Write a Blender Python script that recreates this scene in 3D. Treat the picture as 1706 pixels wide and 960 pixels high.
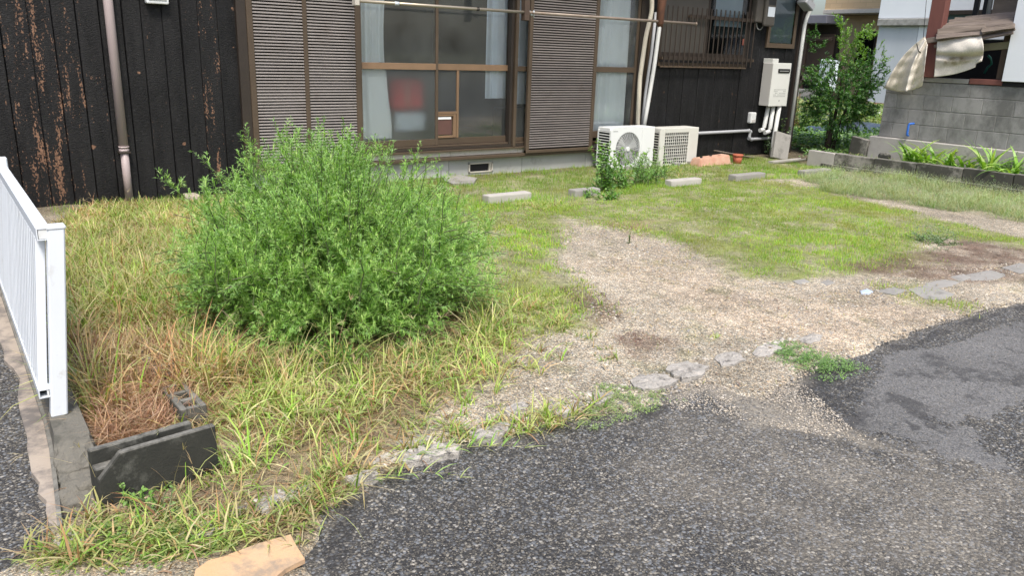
import bpy, bmesh, math, random
import numpy as np
from math import sin, cos, radians, pi
from mathutils import Vector, Matrix

random.seed(7); rng = np.random.default_rng(7)
for o in list(bpy.data.objects): bpy.data.objects.remove(o)
S = bpy.context.scene; COL = S.collection

# ------------------------------------------------------------------ camera
F = 1320.0; CAMH = 1.5
PITCH, ROLL, YAW = radians(16.65), radians(1.889), radians(36.316)
def axes(p, r0, y):
    cy, sy = cos(y), sin(y)
    f = np.array([sy*cos(p), cy*cos(p), -sin(p)]); r = np.array([cy, -sy, 0.0]); u = np.cross(r, f)
    return cos(r0)*r+sin(r0)*u, -sin(r0)*r+cos(r0)*u, f
CR, CU, CF = axes(PITCH, ROLL, YAW); CO = np.array([0, 0, CAMH])
cam = bpy.data.cameras.new('camera'); camo = bpy.data.objects.new('camera', cam); COL.objects.link(camo)
M = Matrix(((CR[0], CU[0], -CF[0], 0), (CR[1], CU[1], -CF[1], 0), (CR[2], CU[2], -CF[2], CAMH), (0, 0, 0, 1)))
camo.matrix_world = M
cam.sensor_fit = 'HORIZONTAL'; cam.sensor_width = 36; cam.lens = 36*F/1706; cam.clip_start = 0.05; cam.clip_end = 600
S.camera = camo
# ------------------------------------------------------------------ world, sun, exposure
SUN_EL, SUN_AZ = radians(58), radians(205)      # azimuth clockwise from +Y
w = bpy.data.worlds.new('World'); S.world = w; w.use_nodes = True
nt = w.node_tree; nt.nodes.clear()
sky = nt.nodes.new('ShaderNodeTexSky'); sky.sky_type = 'NISHITA'; sky.sun_disc = False
sky.sun_elevation = SUN_EL; sky.sun_rotation = SUN_AZ; sky.air_density = 1.0; sky.dust_density = 4.0; sky.ozone_density = 1.0
bg = nt.nodes.new('ShaderNodeBackground'); bg.inputs[1].default_value = 0.13
wo = nt.nodes.new('ShaderNodeOutputWorld')
nt.links.new(sky.outputs[0], bg.inputs[0]); nt.links.new(bg.outputs[0], wo.inputs[0])
sl = bpy.data.lights.new('sun', 'SUN'); sl.energy = 2.2; sl.angle = radians(12); sl.color = (1.0, 0.95, 0.88)
so = bpy.data.objects.new('sun', sl); COL.objects.link(so)
sd = Vector((sin(SUN_AZ)*cos(SUN_EL), cos(SUN_AZ)*cos(SUN_EL), sin(SUN_EL)))
so.rotation_euler = sd.to_track_quat('Z', 'Y').to_euler()
S.view_settings.view_transform = 'Standard'; S.view_settings.look = 'None'
S.view_settings.exposure = 0.85; S.view_settings.gamma = 1.0
S.render.engine = 'CYCLES'

# ------------------------------------------------------------------ photo pixel -> world point helpers
def ray(x, y): return (x-853)*CR-(y-480)*CU+F*CF
def G(x, y, z=0.0):
    d = ray(x, y); return CO+(z-CAMH)/d[2]*d
def W(x, y, Y):
    d = ray(x, y); return CO+Y/d[1]*d
def XP(x, y, X):
    d = ray(x, y); return CO+X/d[0]*d
def GP(pts, z=0.0): return np.array([G(a, b, z)[:2] for a, b in pts])

# ------------------------------------------------------------------ materials
def newmat(name):
    m = bpy.data.materials.new(name); m.use_nodes = True; nt = m.node_tree; nt.nodes.clear()
    out = nt.nodes.new('ShaderNodeOutputMaterial'); return m, nt, out
class N:
    def __init__(s, nt): s.nt = nt
    def n(s, t, **k):
        o = s.nt.nodes.new('ShaderNode'+t)
        for a, b in k.items():
            if a.startswith('i_'):
                key = a[2:]; key = int(key) if key.isdigit() else key.replace('_', ' ')
                s.put(b, o.inputs[key])
            else: setattr(o, a, b)
        return o
    def put(s, v, sock):
        if isinstance(v, bpy.types.NodeSocket): s.nt.links.new(v, sock)
        else: sock.default_value = v
    def pos(s, sc=(1, 1, 1)):
        g = s.n('NewGeometry'); m = s.n('Mapping'); s.nt.links.new(g.outputs['Position'], m.inputs[0]); m.inputs['Scale'].default_value = sc
        return m.outputs[0]
    def noise(s, vec, scale, detail=4, rough=.55):
        o = s.n('TexNoise', i_Vector=vec, i_Scale=scale, i_Detail=detail, i_Roughness=rough); return o.outputs['Fac']
    def ramp(s, f, stops, interp='LINEAR'):
        o = s.n('ValToRGB'); s.put(f, o.inputs[0]); e = o.color_ramp.elements; o.color_ramp.interpolation = interp
        while len(e) < len(stops): e.new(0.5)
        for el, (p, c) in zip(e, stops):
            el.position = p; el.color = (c, c, c, 1) if not isinstance(c, (tuple, list)) else (*c, 1)
        return o.outputs[0]
    def mix(s, f, a, b, mode='MIX'):
        o = s.n('Mix', data_type='RGBA', blend_type=mode); s.put(f, o.inputs[0])
        for v, i in ((a, 6), (b, 7)):
            if isinstance(v, (tuple, list)): v = (*v[:3], 1)
            s.put(v, o.inputs[i])
        return o.outputs[2]
    def math(s, op, a, b=0.0):
        o = s.n('Math', operation=op); s.put(a, o.inputs[0]); s.put(b, o.inputs[1]); return o.outputs[0]
    def bump(s, h, strength=.3, dist=.01, normal=None):
        o = s.n('Bump', i_Strength=strength, i_Distance=dist, i_Height=h)
        if normal: s.nt.links.new(normal, o.inputs['Normal'])
        return o.outputs[0]
MATS = {}
def surf(name, col, rough=.6, col2=None, scale=6, amt=.5, bump=.15, bscale=60, bdist=.004, metal=0, stretch=(1, 1, 1), spots=None, spec=.4, dirt=None):
    """general weathered surface: two-tone noise, optional spots, relief; optional dirt colour in blotches"""
    m, nt, out = newmat(name); k = N(nt); p = k.pos(stretch)
    c = (*col, 1)
    if col2 is not None:
        f = k.ramp(k.noise(p, scale, 6, .65), [(.5-amt*.4, 0.0), (.5+amt*.4, 1.0)])
        c = k.mix(f, col, col2)
    if dirt is not None:
        f = k.ramp(k.noise(k.pos((stretch[0], stretch[1], stretch[2])), dirt[1], 8, .7), [(dirt[2], 0.0), (dirt[2]+.14, dirt[3])])
        c = k.mix(f, c, dirt[0])
    oi = k.n('ObjectInfo'); v = k.math('MULTIPLY_ADD', oi.outputs['Random'], .16); v.node.inputs[2].default_value = .92
    hs = k.n('HueSaturation', i_Value=v); k.put(c, hs.inputs['Color']); c = hs.outputs[0]
    if name in ('concrete_black', 'concrete_dark'):      # upward faces mixed paler, broken up by noise
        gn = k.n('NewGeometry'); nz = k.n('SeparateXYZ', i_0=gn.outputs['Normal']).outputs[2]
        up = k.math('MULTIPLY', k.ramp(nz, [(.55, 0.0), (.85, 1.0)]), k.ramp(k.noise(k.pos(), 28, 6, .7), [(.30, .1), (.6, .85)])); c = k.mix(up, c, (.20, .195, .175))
    b = k.n('BsdfPrincipled', i_Roughness=rough, i_Metallic=metal); k.put(c, b.inputs['Base Color']); b.inputs['Specular IOR Level'].default_value = spec
    if bump:
        nt.links.new(k.bump(k.noise(k.pos(), bscale, 5, .65), bump, bdist), b.inputs['Normal'])
    nt.links.new(b.outputs[0], out.inputs[0]); MATS[name] = m; return m
def leafmat(name, trans=.35, gloss=.12, rough=.5):
    m, nt, out = newmat(name); k = N(nt); a = k.n('Attribute', attribute_name='Col')
    d = k.n('BsdfDiffuse'); t = k.n('BsdfTranslucent'); g = k.n('BsdfGlossy', i_Roughness=rough)
    nt.links.new(a.outputs[0], d.inputs[0]); tc = k.mix(1.0, a.outputs[0], (1.25, 1.25, .55), 'MULTIPLY'); nt.links.new(tc, t.inputs[0])
    m1 = k.n('MixShader', i_0=trans, i_1=d.outputs[0], i_2=t.outputs[0]); fr = k.n('Fresnel', i_IOR=1.4)
    gm = k.math('MULTIPLY', fr.outputs[0], gloss*4)
    m2 = k.n('MixShader', i_0=gm, i_1=m1.outputs[0], i_2=g.outputs[0]); nt.links.new(m2.outputs[0], out.inputs[0])
    MATS[name] = m; return m

leafmat('leaf', .38, .035, .55)
surf('brown_metal', (.068, .050, .034), .5, (.085, .062, .043), 5, .6, .05, 90, spec=.3)
surf('dark_brown_metal', (.026, .020, .015), .5, (.036, .027, .021), 5, .6, .05, 90)
surf('bronze_rail', (.21, .135, .08), .45, (.17, .11, .066), 7, .6, .04, 90)
surf('slat_metal', (.225, .207, .195), .5, (.175, .16, .15), 3, .8, .08, 120, dirt=((.14, .115, .10), 5, .56, .6))
surf('slat_dark', (.18, .163, .15), .5, (.12, .107, .10), 3, .8, .08, 120, dirt=((.09, .07, .06), 5, .56, .6))
surf('void', (.012, .012, .013), .9, bump=0)
surf('plaster_base', (.40, .41, .39), .85, (.33, .34, .32), 3, .8, .2, 120, dirt=((.20, .20, .17), 2.5, .56, .7))
surf('sill_cream', (.55, .52, .46), .6, (.42, .39, .34), 9, .8, .1, dirt=((.25, .21, .17), 12, .58, .7))
surf('downpipe', (.38, .32, .315), .5, (.35, .29, .285), 2.5, .9, .06, 80, dirt=((.2, .16, .16), 9, .66, .4))
surf('white_pipe', (.62, .63, .62), .5, (.52, .53, .51), 4, .8, .06, dirt=((.3, .28, .24), 8, .6, .6))
surf('grey_pipe', (.33, .34, .36), .5, (.26, .27, .28), 5, .8, .06, dirt=((.16, .15, .14), 8, .6, .6))
surf('cream_duct', (.58, .54, .45), .6, (.46, .42, .34), 4, .8, .08, dirt=((.25, .2, .15), 8, .6, .6))
surf('ac_white', (.66, .68, .68), .4, (.60, .62, .62), 2, .8, .03, dirt=((.42, .41, .36), 4, .63, .5))
surf('ac_cream', (.58, .58, .54), .5, (.50, .50, .46), 3, .8, .05, dirt=((.28, .26, .2), 5, .6, .6))
surf('heater_white', (.60, .61, .58), .42, (.54, .55, .52), 3, .8, .03)
surf('heater_side', (.47, .46, .44), .5, (.41, .40, .38), 3, .8, .03)  # darker copy of heater white, with the side's shade put into the colour
surf('print_grey', (.30, .31, .30), .7, bump=0)
surf('rust', (.13, .055, .03), .8, (.06, .03, .02), 12, .8, .4, 60)
surf('steel_pole', (.42, .38, .31), .35, (.30, .26, .2), 14, .8, .05, 90, metal=.5, stretch=(.3, 1, 1))
surf('old_pole', (.28, .25, .21), .5, (.16, .11, .08), 16, .8, .15, 90, metal=.2, stretch=(.5, 1, 1))
surf('white_paint', (.64, .68, .72), .4, (.59, .63, .67), 3, .8, .02, spec=.4, dirt=((.42, .41, .37), 9, .60, .6))
surf('concrete', (.30, .29, .27), .9, (.22, .215, .20), 7, .8, .5, 90, .006, dirt=((.11, .11, .10), 4, .55, .8))
surf('concrete_light', (.42, .40, .37), .9, (.32, .31, .29), 9, .8, .5, 90, .006, dirt=((.16, .16, .14), 6, .58, .7))
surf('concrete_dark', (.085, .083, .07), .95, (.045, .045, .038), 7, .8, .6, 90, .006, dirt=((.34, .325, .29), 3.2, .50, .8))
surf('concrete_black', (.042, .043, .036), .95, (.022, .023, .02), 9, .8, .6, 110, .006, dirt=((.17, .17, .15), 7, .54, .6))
surf('block_wall', (.29, .285, .275), .95, (.21, .21, .205), 3, .8, .45, 120, .004, dirt=((.105, .105, .10), 1.6, .46, .85), stretch=(1, 1, .7))
surf('white_stone', (.50, .47, .43), .95, (.30, .285, .26), 30, .9, 1.0, 45, .02, dirt=((.10, .095, .085), 20, .52, .8))
surf('footing_mat', (.17, .16, .135), .95, (.13, .125, .105), 9, .8, .8, 70, .01, dirt=((.06, .06, .05), 6, .5, .8))
surf('strip_concrete', (.42, .36, .295), .9, (.33, .285, .24), 5, .8, .4, 120, .003, dirt=((.13, .12, .115), 4, .46, .9))
surf('orange_board', (.58, .34, .17), .9, (.50, .37, .24), 9, .7, .5, 70, .005, dirt=((.27, .22, .17), 8, .50, .85))
surf('terracotta', (.40, .19, .13), .85, (.50, .36, .27), 9, .7, .2, dirt=((.25, .13, .09), 14, .58, .7))
surf('pot_orange', (.42, .12, .06), .7, (.34, .1, .06), 9, .7, .1)
surf('old_wood', (.20, .165, .135), .9, (.10, .08, .065), 14, .8, .5, 60, .004, stretch=(1, .15, 1))
surf('old_wood2', (.23, .19, .16), .9, (.095, .075, .065), 30, .8, .5, 60, .004, stretch=(1, .12, 1))
surf('green_wood', (.22, .21, .13), .9, (.15, .14, .10), 14, .8, .3, 60)
surf('red_pillar', (.17, .066, .052), .75, (.115, .045, .038), 8, .8, .3, 60, .004, stretch=(1, 1, .15), dirt=((.24, .13, .11), 9, .63, .6))
surf('red_base', (.22, .075, .05), .8, (.15, .05, .04), 8, .8, .2)
surf('white_stucco', (.72, .76, .80), .9, (.66, .70, .74), 1.5, .8, .35, 90, .004)
surf('grey_stucco', (.50, .54, .58), .9, (.42, .46, .50), 1.6, .9, .2, 60, stretch=(1, 1, .25), dirt=((.30, .32, .34), 2.5, .6, .5))
surf('ledge_dirty', (.42, .42, .40), .95, (.14, .14, .13), 8, .7, .4, 40)
surf('green_glass', (.13, .19, .18), .3, (.10, .15, .15), 3, .8, 0)
surf('tarp', (.58, .54, .47), .8, (.50, .46, .39), 5, .8, .2, 90, .002)
surf('dark_wood', (.028, .020, .016), .8, (.016, .012, .01), 8, .8, .3, 60)
surf('brown_wood', (.075, .05, .035), .7, (.05, .034, .025), 8, .8, .2, 60)
surf('slate', (.16, .16, .19), .7, (.12, .12, .145), 3, .8, .2)
surf('blue_plastic', (.035, .06, .10), .35, (.02, .035, .06), 8, .8, .2, 25, .02, spec=.6, dirt=((.16, .15, .13), 6, .60, .6))
surf('blue_paint', (.03, .13, .48), .5, bump=0)
surf('green_pipe', (.02, .12, .09), .5, bump=0)
surf('litter_blue', (.36, .46, .62), .5, (.48, .54, .64), 30, .8, .3, 60)
surf('meter_grey', (.075, .07, .06), .5, (.055, .05, .044), 5, .8, .05)
surf('label_pale', (.5, .55, .6), .5, bump=0)
surf('black_plastic', (.015, .015, .016), .5, bump=0)
surf('stem_brown', (.10, .085, .05), .9, (.06, .045, .03), 20, .8, .4, 60)
surf('bark', (.085, .065, .048), .95, (.045, .035, .028), 20, .8, .7, 50, .008, stretch=(1, 1, .25))
surf('curtain', (.88, .90, .88), .9, (.80, .84, .84), 5, .7, .05)
surf('curtain_shade', (.74, .80, .86), .9, (.64, .71, .78), 5, .7, .05)
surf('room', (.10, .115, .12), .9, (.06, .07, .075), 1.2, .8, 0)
surf('red_cloth', (.70, .02, .03), .7, (.58, .018, .025), 6, .8, .1)
surf('pale_cloth', (.74, .82, .86), .8, (.62, .72, .78), 6, .8, .1)
surf('petdoor', (.11, .055, .045), .5, (.08, .045, .04), 6, .8, .05)
surf('interior_beige', (.28, .27, .23), .9, (.2, .2, .17), 3, .8, 0)

def brick_wall_mat():
    m, nt, out = newmat('tan_tile'); k = N(nt); g = k.n('NewGeometry'); sp = k.n('SeparateXYZ', i_0=g.outputs['Position'])
    cb = k.n('CombineXYZ', i_0=sp.outputs[1], i_1=sp.outputs[2])
    b = k.n('TexBrick', i_Vector=cb.outputs[0], i_Scale=1.0); b.inputs['Color1'].default_value = (.50, .36, .20, 1); b.inputs['Color2'].default_value = (.60, .45, .27, 1)
    b.inputs['Mortar'].default_value = (.36, .27, .17, 1); b.inputs['Brick Width'].default_value = .45; b.inputs['Row Height'].default_value = .15; b.inputs['Mortar Size'].default_value = .008
    c = k.mix(k.noise(k.pos(), 1.5), b.outputs[0], (.55, .40, .24))
    p = k.n('BsdfPrincipled', i_Roughness=.8); nt.links.new(c, p.inputs[0]); nt.links.new(k.bump(b.outputs['Fac'], -.3, .01), p.inputs['Normal'])
    nt.links.new(p.outputs[0], out.inputs[0]); MATS['tan_tile'] = m
brick_wall_mat()
def charred(name, chip, base1, base2, rg):
    m, nt, out = newmat(name); k = N(nt)
    oi = k.n('ObjectInfo'); rnd = oi.outputs['Random']
    off = k.math('MULTIPLY', rnd, 37.0)
    g = k.n('NewGeometry'); cmb = k.n('CombineXYZ', i_0=off, i_2=off); add = k.n('VectorMath', operation='ADD', i_0=g.outputs['Position'], i_1=cmb.outputs[0])
    def mp(sc):
        mm = k.n('Mapping', i_Vector=add.outputs[0]); mm.inputs['Scale'].default_value = sc; return mm.outputs[0]
    crack = k.n('TexVoronoi', i_Vector=mp((22, 1, 110)), i_Scale=1.0, feature='DISTANCE_TO_EDGE'); 
    wob = k.noise(mp((6, 1, 1.2)), 2.0, 5)
    base = k.mix(k.ramp(wob, [(.35, 0.0), (.65, 1.0)]), base1, base2)
    sheen = k.ramp(k.noise(mp((25, 1, 70)), 1.0, 4, .7), [(.60, 0.0), (.74, 1.0)])
    base = k.mix(k.math('MULTIPLY', sheen, .5), base, (.075, .075, .077))  # pale grey flecks paint a sheen into the char's colour
    # chipped char: long streaks gated per plank, small knots everywhere
    st = k.noise(mp((9, 1, 1.1)), 1.6, 7, .72)
    gate = k.math('MULTIPLY_ADD', rnd, chip); gate.node.inputs[2].default_value = .0
    st2 = k.math('ADD', st, gate)
    fine = k.noise(mp((70, 1, 45)), 1.0, 3, .6)
    st3 = k.math('ADD', st2, k.math('MULTIPLY', k.math('SUBTRACT', fine, .5), .62))
    f1 = k.ramp(st3, [(.755, 0.0), (.80, 1.0)])
    kn = k.n('TexVoronoi', i_Vector=mp((6, 1, 5.0)), i_Scale=1.0); kd = k.math('ADD', kn.outputs['Distance'], k.math('MULTIPLY', k.noise(mp((30, 1, 30)), 1.0, 4, .7), .30)); kc = k.n('SeparateColor', i_0=kn.outputs['Color'])
    f2 = k.math('MULTIPLY', k.ramp(kd, [(.225, 1.0), (.25, 0.0)]), k.ramp(kc.outputs[0], [(.45, 0.0), (.5, 1.0)]))
    ff = k.math('MAXIMUM', f1, k.math('MULTIPLY', f2, .9 if chip > .15 else .25))
    cc = k.mix(k.noise(mp((20, 1, 8)), 2.0), (.06, .028, .016), (.33, .19, .12))
    c = k.mix(ff, base, cc)
    b = k.n('BsdfPrincipled'); nt.links.new(c, b.inputs[0])
    nt.links.new(k.ramp(k.noise(mp((10, 1, 10)), 3), [(.3, rg), (.7, rg+.2)]), b.inputs['Roughness']); b.inputs['Specular IOR Level'].default_value = .27
    h = k.math('ADD', k.ramp(crack.outputs[0], [(.0, 0.0), (.16, 1.0)]), k.math('MULTIPLY', k.noise(mp((14, 1, 1.5)), 1.0, 3, .5), 1.2))
    nt.links.new(k.bump(h, .42, .0035), b.inputs['Normal']); nt.links.new(b.outputs[0], out.inputs[0]); MATS[name] = m
charred('charred_chipped', .19, (.004, .004, .0045), (.011, .011, .0115), .45)
charred('charred', .04, (.005, .005, .0055), (.010, .010, .011), .5)

def glass_mats():
    for name, rough, tr, tint in (('glass', .02, .80, (.93, .97, .98)), ('frosted', .5, 0, (.90, .95, .97)), ('glass_dim', .05, .55, (.5, .55, .55))):
        m, nt, out = newmat(name); k = N(nt)
        gl = k.n('BsdfGlossy', i_Roughness=.05); gl.inputs[0].default_value = (1, 1, 1, 1)
        if name == 'frosted':
            t = k.n('BsdfRefraction', i_Roughness=rough, i_IOR=1.4)
            t.inputs[0].default_value = (*tint, 1); t2 = k.n('BsdfTransparent'); t2.inputs[0].default_value = (*tint, 1)
            t = k.n('MixShader', i_0=.02, i_1=t.outputs[0], i_2=t2.outputs[0]); gl.inputs['Roughness'].default_value = .25
        else:
            t = k.n('BsdfTransparent'); t.inputs[0].default_value = (*tint, 1)
        fr = k.n('Fresnel', i_IOR=1.5); f = k.math('MULTIPLY_ADD', fr.outputs[0], 1.0); f.node.inputs[2].default_value = .05
        mx = k.n('MixShader', i_0=f, i_1=t.outputs[0], i_2=gl.outputs[0])
        if name != 'glass_dim':     # uneven pale diffuse veil, and the matt back of obscured glass
            df = k.n('BsdfDiffuse'); df.inputs[0].default_value = (.50, .55, .55, 1); dm = k.ramp(k.noise(k.pos(), 2.2, 5, .6), [(.3, .04), (.7, .10)] if name == 'frosted' else [(.3, .03), (.7, .10)])
            mx = k.n('MixShader', i_0=dm, i_1=mx.outputs[0], i_2=df.outputs[0])
        nt.links.new(mx.outputs[0], out.inputs[0]); MATS[name] = m
glass_mats()

def ground_mat():
    m, nt, out = newmat('ground'); k = N(nt); a = k.n('Attribute', attribute_name='Col')
    z = k.n('Attribute', attribute_name='Peb')          # how pebbly the spot is
    p = k.pos()
    v = k.n('TexVoronoi', i_Vector=p, i_Scale=150.0); v2 = k.n('TexVoronoi', i_Vector=p, i_Scale=210.0)
    hs = k.n('SeparateColor', i_0=v.outputs['Color']); hs2 = k.n('SeparateColor', i_0=v2.outputs['Color'])
    val = k.ramp(hs.outputs[0], [(0.0, .42), (.35, .88), (.7, 1.12), (1.0, 1.8)]); val2 = k.ramp(hs2.outputs[0], [(0.0, .6), (1.0, 1.35)])
    tint = k.ramp(hs.outputs[1], [(0.0, (.85, .95, 1.08)), (.5, (1, 1, 1)), (1.0, (1.1, .98, .86))])
    c = k.mix(1.0, a.outputs[0], val2, 'MULTIPLY')
    cp = k.mix(1.0, k.mix(1.0, c, val, 'MULTIPLY'), tint, 'MULTIPLY')
    c = k.mix(z.outputs['Fac'], c, cp)
    c = k.mix(.7, c, k.ramp(k.noise(p, 3.0, 8, .7), [(.3, .62), (.7, 1.3)]), 'MULTIPLY')
    c = k.mix(.8, c, k.ramp(k.noise(p, 26, 5, .7), [(.3, .6), (.7, 1.35)]), 'MULTIPLY')
    b = k.n('BsdfPrincipled', i_Roughness=.95); b.inputs['Specular IOR Level'].default_value = .2; nt.links.new(c, b.inputs[0])
    h = k.math('ADD', k.math('MULTIPLY', v.outputs['Distance'], -1.0), k.noise(p, 40, 6, .7))
    nt.links.new(k.bump(h, .8, .006), b.inputs['Normal']); nt.links.new(b.outputs[0], out.inputs[0]); MATS['ground'] = m
def road_mat():
    m, nt, out = newmat('asphalt'); k = N(nt); p = k.pos(); a = k.n('Attribute', attribute_name='Zone'); zs = k.n('SeparateColor', i_0=a.outputs['Color'])
    warp = k.n('VectorMath', operation='ADD', i_0=p, i_1=k.mix(.004, (0, 0, 0), k.n('TexNoise', i_Vector=p, i_Scale=60.0).outputs['Color']))
    v = k.n('TexVoronoi', i_Vector=warp.outputs[0], i_Scale=88.0, i_Randomness=1.0); s = k.n('SeparateColor', i_0=v.outputs['Color'])
    vb = k.n('TexVoronoi', i_Vector=p, i_Scale=230.0); sb = k.n('SeparateColor', i_0=vb.outputs['Color'])
    stone = k.ramp(s.outputs[0], [(0, (.040, .041, .043)), (.25, (.075, .077, .080)), (.45, (.12, .128, .137)), (.66, (.17, .18, .193)), (.84, (.24, .225, .195)), (.95, (.34, .325, .295))], 'CONSTANT')
    fines = k.ramp(sb.outputs[0], [(0, (.022, .022, .023)), (.6, (.045, .044, .043)), (.85, (.13, .12, .10)), (1, (.25, .23, .19))])
    d = k.ramp(v.outputs['Distance'], [(.42, 0.0), (.62, 1.0)])
    keep = k.ramp(k.math('ADD', s.outputs[1], k.math('MULTIPLY', k.noise(p, 2.2, 4), .5)), [(.50, 0.0), (.54, 1.0)])
    c = k.mix(k.math('MULTIPLY', k.math('SUBTRACT', 1.0, d), keep), fines, stone)
    # beige dust lying between the stones
    dn = k.math('ADD', k.noise(p, 2.3, 7, .7), k.math('MULTIPLY', zs.outputs[1], .30))
    dust = k.ramp(dn, [(.56, 0.0), (.92, 1.0)]); fd = k.math('MULTIPLY', k.math('MINIMUM', dust, 1.0), k.ramp(k.noise(p, 45, 5, .8), [(.35, .15), (.62, 1.0)]))
    gq = k.math('MINIMUM', k.math('MULTIPLY_ADD', zs.outputs[1], .30), .92); gq.node.inputs[0].links[0].from_node.inputs[2].default_value = .26
    c = k.mix(k.math('MULTIPLY', fd, gq), c, (.31, .28, .23))
    # smoother damp slurry patch
    sm = k.math('ADD', zs.outputs[0], k.math('MULTIPLY', k.math('SUBTRACT', k.noise(p, 4.5, 9, .78), .5), 2.6))
    smf = k.ramp(sm, [(.54, 0.0), (.62, 1.0)])
    smc = k.mix(k.ramp(sb.outputs[1], [(.3, 0.0), (1.0, 1.0)]), (.10, .10, .102), (.23, .228, .222))
    c = k.mix(k.math('MULTIPLY', smf, k.ramp(k.noise(p, 30, 5, .7), [(.36, .45), (.6, .92)])), c, smc)
    dkf = k.ramp(k.math('ADD', zs.outputs[2], k.math('MULTIPLY', k.math('SUBTRACT', k.noise(p, 14, 7, .75), .5), 1.2)), [(.45, 0.0), (.62, 1.0)]); c = k.mix(k.math('MULTIPLY', dkf, .55), c, (.022, .022, .024))
    c = k.mix(.6, c, k.ramp(k.noise(p, .9, 6, .6), [(.3, .60), (.7, 1.18)]), 'MULTIPLY')
    b = k.n('BsdfPrincipled', i_Roughness=.8); nt.links.new(c, b.inputs[0]); b.inputs['Specular IOR Level'].default_value = .35
    h = k.math('MULTIPLY', v.outputs['Distance'], -1.0); st = k.math('MULTIPLY_ADD', smf, -.55); st.node.inputs[2].default_value = .85
    bn = k.n('Bump', i_Height=h, i_Distance=.006, i_Strength=st); nt.links.new(bn.outputs[0], b.inputs['Normal'])
    nt.links.new(b.outputs[0], out.inputs[0]); MATS['asphalt'] = m
ground_mat(); road_mat()
def attr_mat(name, rough=.9, bump=.5):
    m, nt, out = newmat(name); k = N(nt); a = k.n('Attribute', attribute_name='Col')
    b = k.n('BsdfPrincipled', i_Roughness=rough); b.inputs['Specular IOR Level'].default_value = .12; c = k.mix(.5, a.outputs[0], k.ramp(k.noise(k.pos(), 60, 4), [(.3, .7), (.7, 1.2)]), 'MULTIPLY'); nt.links.new(c, b.inputs[0])
    nt.links.new(k.bump(k.noise(k.pos(), 80, 4), bump, .003), b.inputs['Normal']); nt.links.new(b.outputs[0], out.inputs[0]); MATS[name] = m
attr_mat('stone_attr')

# ------------------------------------------------------------------ object helpers
def tag(o, label=None, cat=None, group=None, kind=None):
    if label: o['label'] = label
    if cat: o['category'] = cat
    if group: o['group'] = group
    if kind: o['kind'] = kind
    return o
def thing(name, label, cat, loc=(0, 0, 0), group=None):
    o = bpy.data.objects.new(name, None); o.empty_display_size = .1; COL.objects.link(o); o.location = loc
    return tag(o, label, cat, group)
def link(name, me, parent=None, mat=None):
    if mat is not None and not me.materials: me.materials.append(MATS[mat] if isinstance(mat, str) else mat)
    o = bpy.data.objects.new(name, me); COL.objects.link(o)
    if parent is not None:
        o.parent = parent
        loc = Vector((0, 0, 0)); p = parent
        while p is not None: loc += Vector(p.location); p = p.parent
        o.location = -loc          # keep world coordinates of the mesh
    return o
class MB:
    """collects shapes in one bmesh"""
    def __init__(s): s.bm = bmesh.new()
    def box(s, x0, x1, y0, y1, z0, z1, bevel=0.0, jit=0.0, seg=1, rot=None):
        m = bmesh.new(); bmesh.ops.create_cube(m, size=1)
        for v in m.verts:
            v.co = Vector(((x0+x1)/2+v.co.x*(x1-x0), (y0+y1)/2+v.co.y*(y1-y0), (z0+z1)/2+v.co.z*(z1-z0)))
        if jit:
            for v in m.verts: v.co += Vector([random.uniform(-jit, jit) for _ in range(3)])
        if bevel: bmesh.ops.bevel(m, geom=m.edges[:], offset=bevel, segments=seg, affect='EDGES', profile=.6)
        if rot is not None:
            c = Vector(((x0+x1)/2, (y0+y1)/2, (z0+z1)/2))
            bmesh.ops.transform(m, matrix=Matrix.Translation(c) @ rot @ Matrix.Translation(-c), verts=m.verts)
        s._add(m); return s
    def _add(s, m):
        me = bpy.data.meshes.new('t'); m.to_mesh(me); m.free(); s.bm.from_mesh(me); bpy.data.meshes.remove(me)
    def tube(s, pts, r, n=10, cap=True, radii=None):
        m = s.bm; pts = [Vector([float(c) for c in p]) for p in pts]; rings = []
        for i, p in enumerate(pts):
            t = (pts[min(i+1, len(pts)-1)]-pts[max(i-1, 0)]).normalized()
            a = Vector((0, 0, 1)) if abs(t.z) < .9 else Vector((1, 0, 0)); u = t.cross(a).normalized(); v = t.cross(u)
            rr = radii[i] if radii else r
            rr = float(rr); rings.append([m.verts.new(p+rr*(cos(2*pi*j/n)*u+sin(2*pi*j/n)*v)) for j in range(n)])
        for a, b in zip(rings, rings[1:]):
            for j in range(n): f = m.faces.new((a[j], a[(j+1) % n], b[(j+1) % n], b[j])); f.smooth = True
        if cap: m.faces.new(rings[0]); m.faces.new(rings[-1][::-1])
        return s
    def quad(s, *ps):
        s.bm.faces.new([s.bm.verts.new(Vector(p)) for p in ps]); return s
    def mesh(s, name):
        bmesh.ops.recalc_face_normals(s.bm, faces=s.bm.faces[:]); me = bpy.data.meshes.new(name); s.bm.to_mesh(me); s.bm.free(); return me
    def build(s, name, mat, parent=None): return link(name, s.mesh(name), parent, mat)
def bx(name, mat, parent, x0, x1, y0, y1, z0, z1, bevel=.003, **k):
    return MB().box(x0, x1, y0, y1, z0, z1, bevel, **k).build(name, mat, parent)
def roundpath(pts, r=.05, n=5):
    pts = [Vector(p) for p in pts]; out = [pts[0]]
    for a, b, c in zip(pts, pts[1:], pts[2:]):
        d1 = (a-b); d2 = (c-b); rr = min(r, d1.length*.49, d2.length*.49); p1 = b+d1.normalized()*rr; p2 = b+d2.normalized()*rr
        for i in range(n+1):
            t = i/n; out.append((1-t)**2*p1+2*t*(1-t)*b+t*t*p2)
    out.append(pts[-1]); return out
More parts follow.
